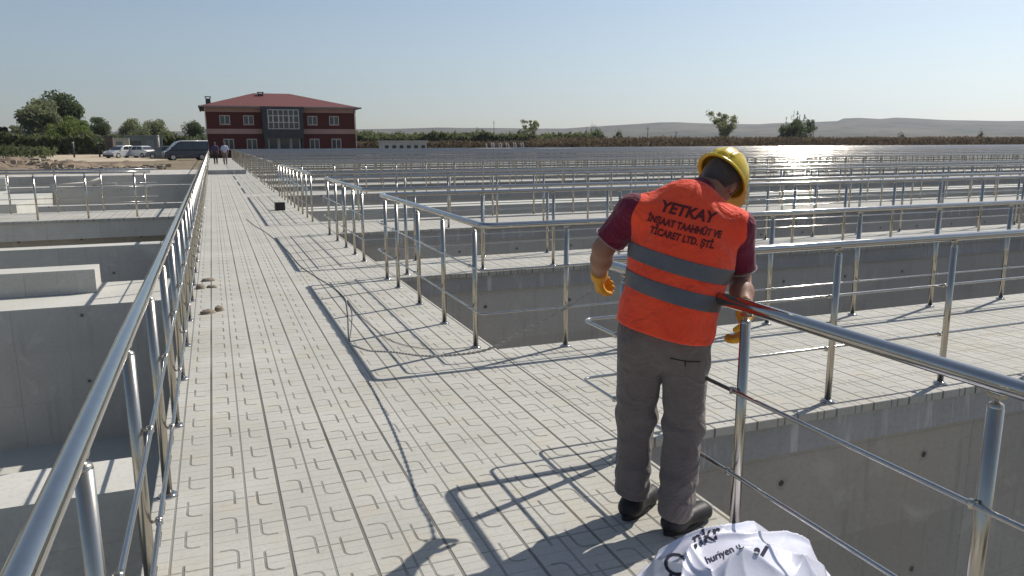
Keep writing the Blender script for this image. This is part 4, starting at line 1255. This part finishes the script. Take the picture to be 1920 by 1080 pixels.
# vest
VB = PEL+Z_*0.012                                                              # hem height at the spine
hemn = nrm(Z_+S_*0.22+V_*0.02)
def vest_sdf(p):
    s = flatcap(p, PEL-(CH-PEL)*0.5-Z_*0.02, CH, 0.205, 0.205, TF, 0.80)
    s = smin(s, flatcap(p, CH, (SL+SR)/2+Z_*0.005, 0.205, 0.160, TF, 0.64), 0.06)
    s = smin(s, cap(p, SL*0.92+SR*0.08, SR*0.97+SL*0.03, 0.078, 0.080), 0.06)
    t_ = np.clip((CH[2]-p[:, 2])/0.35, 0, 1)
    fold = 0.0065*np.sin(26*((p-PEL)@TS)+2.0*np.sin(p[:, 2]*9)+1.0)*t_
    s = s+fold+wrinkle(p, nrm(TS*0.55+Z_*0.8), 0.0045, 42, 0.4)
    s = smax(s, -((p-VB)@hemn), 0.006)
    s = smax(s, -smax(torso_sdf(p, 0.016), p[:, 2]-(PEL[2]+0.12), 0.01), 0.006)
    s = smax(s, -(cap(p, NK-Z_*0.03+TF*0.03, NK+nrm(HC-NK)*0.12, 0.078, 0.085)), 0.008)     # neck opening
    return s
vest = wpart('vest', vest_sdf, (1.40, 2.32, 0.70), (2.22, 3.05, 1.48), 0.0075, MAT['vest'], 2)
# armholes and text need a ray tester
def bvh_of(o):
    me = o.data; vs = [Vector(v.co)+Vector(PORG) for v in me.vertices]
    return BVHTree.FromPolygons(vs, [tuple(p.vertices) for p in me.polygons])
vb = bvh_of(vest)
# reflective bands: cut from the vest surface and set 3 mm proud
def band(z0, z1, tilt, nm='reflective_stripe'):
    bm = bmesh.new(); bm.from_mesh(vest.data)
    n = Vector(nrm(Z_+S_*tilt+V_*0.03)); o_ = Vector(PEL-PORG)
    for zz, inner in ((z0, True), (z1, False)):
        bmesh.ops.bisect_plane(bm, geom=bm.verts[:]+bm.edges[:]+bm.faces[:], plane_co=o_+Vector((0, 0, zz)), plane_no=n, clear_inner=inner, clear_outer=not inner)
    bm.normal_update()
    for v in bm.verts: v.co += v.normal*0.003
    me = bpy.data.meshes.new(nm); bm.to_mesh(me); bm.free()
    o = mesh_obj(nm, me, MAT['stripe'], vest, True)
    s = o.modifiers.new('solid', 'SOLIDIFY'); s.thickness = 0.002
band(0.275, 0.340, 0.26); band(0.160, 0.225, 0.26)
# printed lettering on the back
def text_verts(body, size, shear=0.0, bold=0.0, spacing=1.0):
    c = bpy.data.curves.new('txt', 'FONT'); c.body = body; c.size = size; c.align_x = 'CENTER'; c.shear = shear; c.offset = bold; c.space_character = spacing
    c.resolution_u = 3
    o = bpy.data.objects.new('txt', c); col.objects.link(o)
    me = bpy.data.meshes.new_from_object(o.evaluated_get(bpy.context.evaluated_depsgraph_get()))
    bpy.data.objects.remove(o); bpy.data.curves.remove(c)
    bm = bmesh.new(); bm.from_mesh(me); bmesh.ops.triangulate(bm, faces=bm.faces[:])
    for _ in range(3):
        es = [e for e in bm.edges if e.calc_length() > 0.010]
        if es: bmesh.ops.subdivide_edges(bm, edges=es, cuts=1, use_grid_fill=False)
        bmesh.ops.triangulate(bm, faces=bm.faces[:])
    v = [tuple(x.co) for x in bm.verts]; f = [tuple(q.index for q in fc.verts) for fc in bm.faces]
    bm.free(); bpy.data.meshes.remove(me)
    return v, f
tx = nrm(TS*1.0+Z_*-0.22); ty = nrm(Z_+TS*0.22)
def vest_text(body, size, ctr, shear, bold, sx=1.0):
    v, f = text_verts(body, size, shear, bold)
    out = []
    for (a, b, _) in v:
        q = ctr+tx*a*sx+ty*b-TF*0.5
        hit = vb.ray_cast(Vector(q), Vector(TF))
        h = np.array(hit[0]) if hit[0] is not None else q+TF*0.33
        out.append(h-TF*0.0025-PORG)
    MB().add(out, f).build('lettering', MAT['print'], vest, recalc=False)
TC = (SL+SR)/2
vest_text('YETKAY', 0.060, TC+Z_*0.020+TS*0.000, 0.18, 0.0022, 1.0)
vest_text('\u0130N\u015eAAT TAAHH\u00dcT VE', 0.038, TC-Z_*0.030-TS*0.008, 0.08, 0.0016, 0.78)
vest_text('T\u0130CARET LTD. \u015eT\u0130.', 0.038, TC-Z_*0.073-TS*0.016, 0.08, 0.0016, 0.80)
# trousers
def trouser_sdf(p):
    s = flatcap(p, PEL-TS*0.055-Z_*0.005, PEL+TS*0.055-Z_*0.005, 0.130, 0.130, TF, 0.86)
    s = smin(s, flatcap(p, PEL+Z_*0.02, PEL+Z_*0.13, 0.165, 0.155, TF, 0.68), 0.04)
    lg = []
    for (h, k, a) in ((HIPL, KNL, ANL), (HIPR, KNR, ANR)):
        lg.append(smin(cap(p, h-Z_*0.02, k, 0.108, 0.084), cap(p, k, a+Z_*0.03, 0.081, 0.076), 0.04))
    s = smin(s, smin(lg[0], lg[1], 0.008), 0.022)
    s = smax(s, p[:, 2]-(PEL[2]+0.15), 0.004)
    low = np.clip((0.32-p[:, 2])/0.25, 0, 1); mid = np.exp(-((p[:, 2]-0.46)/0.10)**2); cr = np.exp(-((p[:, 2]-0.74)/0.08)**2)
    s = s+wrinkle(p, nrm([0.25, 0.1, 1]), 0.009, 85, 0.7)*low+wrinkle(p, nrm([0.5, -0.3, 1]), 0.006, 70, 2.0)*mid+wrinkle(p, nrm([0.8, -0.5, 0.6]), 0.007, 58, 3.0)*cr
    s = s+wrinkle(p, nrm([1, 0.6, 0.15]), 0.004, 52, 5.0)
    return smax(s, (0.080+0.045*((p-PEL)@(-TS))/0.1*0.5-p[:, 2]), 0.004)
trou = wpart('trousers', trouser_sdf, (1.42, 2.32, 0.03), (2.01, 2.92, 1.01), 0.0065, MAT['trouser'], 1)
tb = bvh_of(trou)
def on_trouser(a, b):
    q = PEL+TS*a+Z_*b-TF*0.5
    h = tb.ray_cast(Vector(q), Vector(TF))
    return (np.array(h[0]) if h[0] is not None else q+TF*0.38)-TF*0.002-PORG
pk = MB().tube([on_trouser(0.03+0.012*k, -0.075-0.0012*k) for k in range(11)], 0.0022, 5)
pk.tube([on_trouser(0.09, -0.078-0.008*k) for k in range(4)], 0.003, 5)
pk.build('pocket_seam', MAT['shoe'], trou)
# shoes
def shoe(an, to, nm='shoe'):
    d = nrm([to[0]-an[0], to[1]-an[1], 0]); sd = np.array([d[1], -d[0], 0]); heel = np.array([an[0], an[1], 0])-d*0.062
    def f(p):
        s = flatcap(p, heel+d*0.04+Z_*0.045, heel+d*0.235+Z_*0.040, 0.046, 0.049, Z_, 0.82)
        s = smin(s, cap(p, heel+d*0.06+Z_*0.05, heel+d*0.075+Z_*0.10, 0.046, 0.044), 0.03)
        s = smin(s, cap(p, heel+d*0.20+Z_*0.03, heel+d*0.245+Z_*0.028, 0.044, 0.036), 0.02)
        return smax(s, 0.012-p[:, 2], 0.004)
    c = heel+d*0.11
    o = wpart(nm, f, c-np.array([0.21, 0.21, 0.15]), c+np.array([0.21, 0.21, 0.16]), 0.006, MAT['shoe'])
    vs = []; n = 22
    for z in (0.003, 0.022):
        for k in range(n):
            a = 2*PI*k/n; x = math.cos(a); w = 0.046+0.006*max(0, x)-0.004*abs(x)
            q = heel+d*(0.112+0.148*x*(1 if x > 0 else 0.78))+sd*w*math.sin(a); vs.append((q[0]-PORG[0], q[1]-PORG[1], z))
    MB().add(vs, [tuple(range(n))[::-1], tuple(range(n, 2*n))]+[(k, (k+1) % n, (k+1) % n+n, k+n) for k in range(n)]).build('sole', MAT['tyre'], o)
shoe(ANL, TOL); shoe(ANR, TOR)
# gloves
for f_, w_, d_ in ((fhl, WL, HDL), (fhr, WR, HDR)):
    def gs(p, f_=f_, w_=w_, d_=d_):
        s = f_(p)-0.0025
        s = smin(s, cap(p, w_-d_*0.035, w_+d_*0.01, 0.040, 0.037), 0.01)
        return smax(s, -((p-(w_-d_*0.03))@d_), 0.003)
    c = w_+d_*0.08
    wpart('glove', gs, c-0.135, c+0.135, 0.0036, MAT['glove'], 1)
# hair, eyes, helmet
def hair_sdf(p):
    s = ell(p, HC+HU*0.022-HF*0.006, (HS, HF, HU), (0.081, 0.098, 0.098))
    s = smax(s, (p-HC)@nrm(HF+HU*-0.25)-0.045, 0.01)
    s = smax(s, -((p-(HC-HU*0.055))@HU), 0.006)
    for sg in (-1, 1): s = smax(s, -ell(p, HC+HS*sg*0.085-HF*0.008-HU*0.03, (HS, HF, HU), (0.03, 0.028, 0.042)), 0.004)
    return s+0.0015*np.sin(p[:, 0]*160+p[:, 2]*70)
wpart('hair', hair_sdf, HC-0.13, HC+0.14, 0.006, MAT['hair'])
for sg in (-1, 1):
    e = HC+HF*0.086+HS*sg*0.031+HU*0.004-PORG
    MB().lathe([(0, -0.011), (0.008, -0.008), (0.0115, 0), (0.008, 0.008), (0, 0.011)], e, 10).build('eye', simple('eye_white', (0.5, 0.48, 0.45), 0.2), worker)
HMO = HC+HU*0.030-HF*0.004
def helm_sdf(p):
    q = p-HMO
    a, b, c = q@HS, q@HF, q@HU
    out = ell(p, HMO, (HS, HF, HU), (0.106, 0.128, 0.122)); inn = ell(p, HMO-HU*0.004, (HS, HF, HU), (0.100, 0.122, 0.116))
    rib = np.exp(-(a/0.016)**2)*0.0055*(c > 0.02)+np.exp(-((np.abs(a)-0.042)/0.010)**2)*0.0035*(c > 0.03)
    sh = smax(smax(out-rib, -inn, 0.003), -c-0.002, 0.003)
    # brim: flared ring, longer at the front
    rr = np.sqrt((a/0.106)**2+(b/0.128)**2); ext = 1.13+0.20*np.clip(b/0.13, 0, 1)**2
    br = np.maximum(np.maximum((rr-ext)*0.11, (0.975-rr)*0.11), np.abs(c+0.002+0.05*(rr-1))-0.0045)
    return smin(sh, br, 0.006)
helmet = wpart('helmet', helm_sdf, HMO-0.185, HMO+0.185, 0.0048, MAT['helmet'], 1)

# ------------------------------------------------------------------ rope and cords
def spline(pts, n=8):
    P = [Vector(p) for p in pts]; out = []
    for i in range(len(P)-1):
        p0, p1, p2, p3 = P[max(0, i-1)], P[i], P[i+1], P[min(len(P)-1, i+2)]
        for k in range(n):
            t_ = k/n
            out.append(0.5*((2*p1)+(p2-p0)*t_+(2*p0-5*p1+4*p2-p3)*t_*t_+(3*p1-p0-3*p2+p3)*t_**3))
    out.append(P[-1]); return out
def twisted(pts, r, turns_per_m=55, strands=2, n=6):
    """two strands laid about each other"""
    m = MB(); L = [0]
    dens = []
    for a, b in zip(pts[:-1], pts[1:]):
        k = max(1, int((b-a).length/0.008)); dens += [a.lerp(b, j/k) for j in range(k)]
    dens.append(pts[-1])
    s = 0; offs = []
    for i, p in enumerate(dens):
        if i: s += (p-dens[i-1]).length
        d = (dens[min(i+1, len(dens)-1)]-dens[max(i-1, 0)]).normalized()
        u = d.cross(Vector((0.1, 0.2, 1))).normalized(); v = d.cross(u)
        offs.append((p, u, v, s*turns_per_m))
    for k in range(strands):
        m.tube([p+(u*math.cos(a+2*PI*k/strands)+v*math.sin(a+2*PI*k/strands))*r*0.55 for p, u, v, a in offs], r*0.62, n)
    return m
HL = WL+HDL*0.085
MAT['rope'] = mottled('worn_pale_rope', (0.36, 0.345, 0.315), 0.2, 60, 0.9)
MAT['cord'] = mottled('shade_toned_cord', (0.21, 0.205, 0.195), 0.2, 30, 0.8)  # grey paints the shaded side of the cord into its colour
rp = [HL+np.array([0.0, 0.05, 0.03]), HL, (1.56, 3.25, 0.84), (1.43, 3.44, 0.70), (1.31, 3.72, 0.53), (1.225, 4.12, 0.40), (1.15, 4.53, 0.295), (1.07, 5.06, 0.19), (0.985, 5.48, 0.10), (0.945, 6.02, 0.012)]
o = twisted(spline([tuple(q) for q in rp], 8), 0.0068).build('rope', MAT['rope'], recalc=False)
tag(o, 'pale twisted rope sagging from the worker\'s left hand down to the walkway', 'rope')
gp = [un(*q) for q in ((655, 642), (654, 615), (652, 585), (646, 560), (622, 538), (590, 518), (562, 498), (540, 472), (522, 455), (497, 435), (478, 424), (462, 411))]
gp = [(q[0], q[1], 0.007) for q in gp]
o = MB().tube(spline(gp, 6), 0.0045, 8).build('floor_cord', MAT['cord']); tag(o, 'cord with its shaded side painted in, lying along the walkway beyond the end of the rope', 'cord')
gp = [un(*q) for q in ((656, 640), (660, 610), (660, 585), (652, 563), (668, 585), (700, 614), (735, 640), (790, 654), (850, 655), (893, 650))]
gp = [(q[0], q[1], 0.006) for q in gp]
o = MB().tube(spline(gp, 6), 0.0028, 8).build('floor_cord', MAT['cord']); tag(o, 'thin cord looping over the walkway to the foot of the corner post', 'cord')
hp = WR+HDR*0.10
o = twisted(spline([tuple(hp), (1.905, 2.372, 0.78), (1.896, 2.352, 0.5), (1.900, 2.345, 0.22), (1.898, 2.36, 0.02)], 8), 0.0055).build('rope', MAT['rope'], recalc=False)
tag(o, 'short rope hanging from the worker\'s right hand down along the railing post', 'rope')

# ------------------------------------------------------------------ white sack in the foreground
SX, SY = 1.640, 2.02
def sack_h(x, y):
    """height of the crumpled sack at local coordinates"""
    ca, sa = math.cos(-0.55), math.sin(-0.55)
    u, v = (x*ca-y*sa)/0.47, (x*sa+y*ca)/0.33
    r = math.hypot(u, v)+0.10*noise.noise((u*2.2, v*2.2, 5.0))
    if r >= 1.06: return -0.02
    dome = 0.215*max(0.0, 1-max(0, r)**2.0)**0.8
    edge = min(1, max(0, (1.06-r)*5))
    w1, w2 = noise.noise((x*2.1, y*2.1, 1.0)), noise.noise((x*2.6, y*2.6, 6.0))
    f1 = 1-abs(math.sin(7.5*(x*0.8+y*0.6)+4.0*w1+0.6)); f2 = 1-abs(math.sin(9.0*(x*0.3-y*0.95)+4.5*w2)); f3 = 1-abs(math.sin(16*(x*0.95+y*0.2)+6*w2+2))
    h = dome*(1+0.25*w1)+0.040*f1**1.8*(0.6+w2)+0.030*f2**2.2+0.012*f3**2.6*(0.6+w1)+0.02*w2
    return h*edge+0.012
n = 260; vs = []; fs = []
ex = 0.58
for j in range(n):
    for i in range(n):
        x, y = -ex+2*ex*i/(n-1), -ex+2*ex*j/(n-1)
        vs.append((x, y, sack_h(x, y)))
for j in range(n-1):
    for i in range(n-1):
        a = j*n+i; q = (a, a+1, a+n+1, a+n)
        if max(vs[k][2] for k in q) > -0.015: fs.append(q)
t = NT('white_plastic_film'); tc = t.n('ShaderNodeTexCoord')
n_ = t.noise(26, 5, 0.65, tc.outputs['Object'])
t.col((0.62, 0.63, 0.73)).set(rough=0.26, spec=0.5); t.bump(n_, 0.12, 0.01)
t.p.inputs['Subsurface Weight'].default_value = 0.15; t.p.inputs['Subsurface Radius'].default_value = (0.02, 0.02, 0.03)
t.p.inputs['Coat Weight'].default_value = 0.3
MAT['film'] = t.m
t = NT('sack_print'); t.col((0.04, 0.04, 0.06)).set(rough=0.85, spec=0.05)
MAT['sackprint'] = t.m
me = bpy.data.meshes.new('sack'); me.from_pydata(vs, [], fs)
bm = bmesh.new(); bm.from_mesh(me)
bmesh.ops.delete(bm, geom=[v for v in bm.verts if not v.link_faces], context='VERTS')
bm.to_mesh(me); bm.free(); me.update()
sack = mesh_obj('sack', me, MAT['film'], None, True); sack.location = (SX, SY, 0.0)
tag(sack, 'crumpled white plastic sack with dark printed lettering lying on the walkway by the railing post', 'sack')
sbv = BVHTree.FromPolygons([v.co+Vector((SX, SY, 0)) for v in sack.data.vertices], [tuple(p.vertices) for p in sack.data.polygons])
def sack_text(body, size, px, py, deg, bold=0.001, arc=0.0, shear=0.0):
    """printing on the side of the sack that faces the walkway end"""
    d = nrm(un(px, py, 0.12)-cC); c0 = un(px, py, 0.12)-d*0.8
    r0 = nrm(np.cross(d, Z_)); u0 = np.cross(r0, d)
    v, f = text_verts(body, size, shear, bold); out = []
    for (a, b, _) in v:
        th = R_(deg)+arc*a
        q = c0+(r0*math.cos(th)+u0*math.sin(th))*a+(u0*math.cos(th)-r0*math.sin(th))*(b-size*0.3)
        h = sbv.ray_cast(Vector(q), Vector(d))
        h = np.array(h[0]) if h[0] is not None else q+d*0.8
        out.append(h-d*0.005-np.array([SX, SY, 0]))
    MB().add(out, f).build('printed_text', MAT['sackprint'], sack, recalc=False)
sack_text('nkr', 0.078, 1322, 1004, 27, 0.0014, -1.5, 0.15)
sack_text('huriyen u.', 0.034, 1358, 1036, 31, 0.0004)
sack_text('\u00c7', 0.105, 1262, 1058, -14, 0.0008)
sack_text('e', 0.045, 1420, 1031, -20, 0.001); sack_text('I', 0.045, 1433, 1034, -25, 0.004)

# ------------------------------------------------------------------ small things on the walkway
MAT['clod'] = mottled('brown_mud', (0.24, 0.20, 0.155), 0.4, 18, 0.95, 0.6)
def clod(px, py, lx, ly, h, rz, seed, lab):
    q = un(px, py); m = MB(); vs = []; fs = []; nu, nv = 14, 8
    for j in range(nv+1):
        ph = PI/2*j/nv
        for i in range(nu):
            a = 2*PI*i/nu; r = 1+0.28*noise.noise((math.cos(a)*1.4+seed, math.sin(a)*1.4, j*0.35))
            vs.append((math.cos(a)*math.cos(ph)**0.7*lx*r, math.sin(a)*math.cos(ph)**0.7*ly*r, h*math.sin(ph)*(1+0.3*noise.noise((a*2, ph*3, seed)))))
    for j in range(nv):
        for i in range(nu): fs.append((j*nu+i, j*nu+(i+1) % nu, (j+1)*nu+(i+1) % nu, (j+1)*nu+i))
    o = m.add(vs, fs, True).build('mud_clod', MAT['clod']); o.location = (q[0], q[1], 0.0); o.rotation_euler = (0, 0, rz)
    tag(o, lab, 'mud clod', 'brown mud clods by the left handrail')
clod(390, 588, 0.075, 0.042, 0.042, 0.25, 1, 'larger brown clod of the pair nearest the camera')
clod(411, 583, 0.052, 0.036, 0.05, 0.5, 2, 'smaller pointed clod touching the one nearest the camera')
clod(376, 541, 0.055, 0.05, 0.05, 0.0, 3, 'dark clod nearest the handrail posts')
clod(397, 539, 0.06, 0.036, 0.03, -0.5, 4, 'flat clod with a pale edge right of the dark clod')
clod(391, 527, 0.085, 0.04, 0.035, 0.1, 5, 'long brown clod farthest from the camera')
q = un(525, 394)
tin = empty('tin_box', (q[0], q[1], 0), 0.05); tag(tin, 'small dark open tin box with a sunlit side on the walkway', 'box')
m = MB(); s_ = 0.11
m.box(-s_, -s_, 0.0, s_, s_, 0.008); m.box(-s_, -s_, 0.009, -s_+0.006, s_, 0.19); m.box(s_-0.006, -s_, 0.009, s_, s_, 0.19)
m.box(-s_+0.007, -s_, 0.009, s_-0.007, -s_+0.006, 0.19); m.box(-s_+0.007, s_-0.006, 0.009, s_-0.007, s_, 0.19)
m.build('body', simple('dark_tin', (0.035, 0.026, 0.024), 0.6), tin)
MB().box(s_+0.001, -s_, 0.0, s_+0.006, s_, 0.192).build('sunlit_side_sheet', simple('sunlit_side_paint', (0.6, 0.6, 0.58), 0.5), tin)  # pale sheet puts the sunlight on this side into the colour
MB().box(-s_-0.008, -s_-0.008, 0.191, s_+0.010, -s_+0.004, 0.20).build('rim', simple('grey_tin', (0.3, 0.3, 0.3), 0.4), tin)

# ------------------------------------------------------------------ two men walking off in the distance
def walker(px, D, lab, shirtc, trousc, seed):
    q = un(px, 306.5); x, y = q[0], q[1]
    x, y = x*D/y, D
    st = 0.10 if seed else -0.08
    hip = np.array([0, 0, 0.88]); nk = np.array([0, 0.02, 1.42]); hd = np.array([0, 0.05, 1.58])
    def legs(p, g):
        s = flatcap(p, hip+[-0.05, 0, 0], hip+[0.05, 0, 0], 0.11+g, 0.11+g, [0, 1, 0], 0.85)
        for sx, o in ((-0.085, st), (0.085, -st)):
            k = np.array([sx*1.05, o*0.7+0.03, 0.48]); a = np.array([sx, o*1.7, 0.08])
            s = smin(s, smin(cap(p, hip+[sx, 0, -0.02], k, 0.082+g, 0.058+g), cap(p, k, a, 0.058+g, 0.045+g), 0.03), 0.03)
        return s
    def tor(p, g):
        s = flatcap(p, hip+[0, 0, 0.05], nk-[0, 0, 0.12], 0.145+g, 0.165+g, [0, 1, 0], 0.66)
        return smin(s, cap(p, nk+[-0.15, 0, -0.06], nk+[0.15, 0, -0.06], 0.055+g, 0.055+g), 0.05)
    arms = ((nk+[-0.18, 0, -0.06], np.array([-0.25, -0.05-st*0.4, 1.10]), np.array([-0.24, 0.06-st, 0.86])), (nk+[0.18, 0, -0.06], np.array([0.25, -0.05+st*0.4, 1.10]), np.array([0.24, 0.06+st, 0.86])))
    def body(p):
        s = smin(legs(p, -0.012), tor(p, -0.012), 0.03)
        s = smin(s, ell(p, hd, ([1, 0, 0], [0, 1, 0], [0, 0, 1]), (0.075, 0.095, 0.115)), 0.02); s = smin(s, cap(p, nk-[0, 0, .03], hd-[0, 0, 0.05], 0.052, 0.05), 0.02)
        s = smin(s, cap(p, hd+[0, 0.09, -0.01], hd+[0, 0.11, -0.035], 0.01, 0.014), 0.01)
        for a, b, c in arms:
            s = smin(s, smin(cap(p, a, b, 0.048, 0.04), cap(p, b, c, 0.04, 0.028), 0.02), 0.03)
            dd = nrm(c-b)
            s = smin(s, hand_sdf(c, dd, np.array([-np.sign(c[0]), 0.1, 0]), 0.35)(p), 0.01)
        for sx, o in ((-0.085, st), (0.085, -st)): s = smin(s, cap(p, np.array([sx, o*1.7-0.03, 0.04]), np.array([sx, o*1.7+0.16, 0.03]), 0.04, 0.032), 0.03)
        return s
    o = surf('person', body, (-0.4, -0.45, 0), (0.4, 0.5, 1.75), 0.017, MAT['skin']); o.location = (x, y, 0.004)
    tag(o, lab, 'person')
    def sh(p):
        s = tor(p, 0.012)
        for a, b, c in arms: s = smin(s, cap(p, a, a+(b-a)*0.9, 0.06, 0.062), 0.03)
        return smax(s, 0.86-p[:, 2], 0.01)
    surf('shirt', sh, (-0.4, -0.4, 0.8), (0.4, 0.4, 1.5), 0.017, shirtc, o)
    surf('trousers', lambda p: smax(smax(legs(p, 0.010), 0.06-p[:, 2], 0.01), p[:, 2]-0.98, 0.01), (-0.35, -0.4, 0), (0.35, 0.4, 1.05), 0.017, trousc, o)
    surf('hair', lambda p: smax(ell(p, hd+[0, -0.008, 0.012], ([1, 0, 0], [0, 1, 0], [0, 0, 1]), (0.082, 0.10, 0.12)), (p-hd)@nrm([0, 1, -0.3])-0.03, 0.01), hd-0.16, hd+0.16, 0.015, MAT['hair'], o)
walker(405, 64, 'man in a dark violet shirt walking away on the far walkway, left of two', cloth_mat('violet_cloth', (0.06, 0.045, 0.10)), MAT['shoe'], 0)
walker(423, 63, 'man in a pale blue shirt walking away on the far walkway, right of two', cloth_mat('pale_blue_cloth', (0.42, 0.43, 0.55)), MAT['trouser'], 1)

# ------------------------------------------------------------------ haze
hz = MB().box(-6200, -6200, -40, 6200, 6200, 420).build('haze', None)
tag(hz, kind='stuff')
hm = bpy.data.materials.new('haze_air'); hm.use_nodes = True
nt = hm.node_tree
for nd in list(nt.nodes): nt.nodes.remove(nd)
ou = nt.nodes.new('ShaderNodeOutputMaterial'); pv = nt.nodes.new('ShaderNodeVolumePrincipled')
pv.inputs['Color'].default_value = (0.80, 0.89, 1.0, 1); pv.inputs['Density'].default_value = 0.00013; pv.inputs['Anisotropy'].default_value = 0.55
nt.links.new(pv.outputs[0], ou.inputs['Volume'])
hz.data.materials.append(hm)
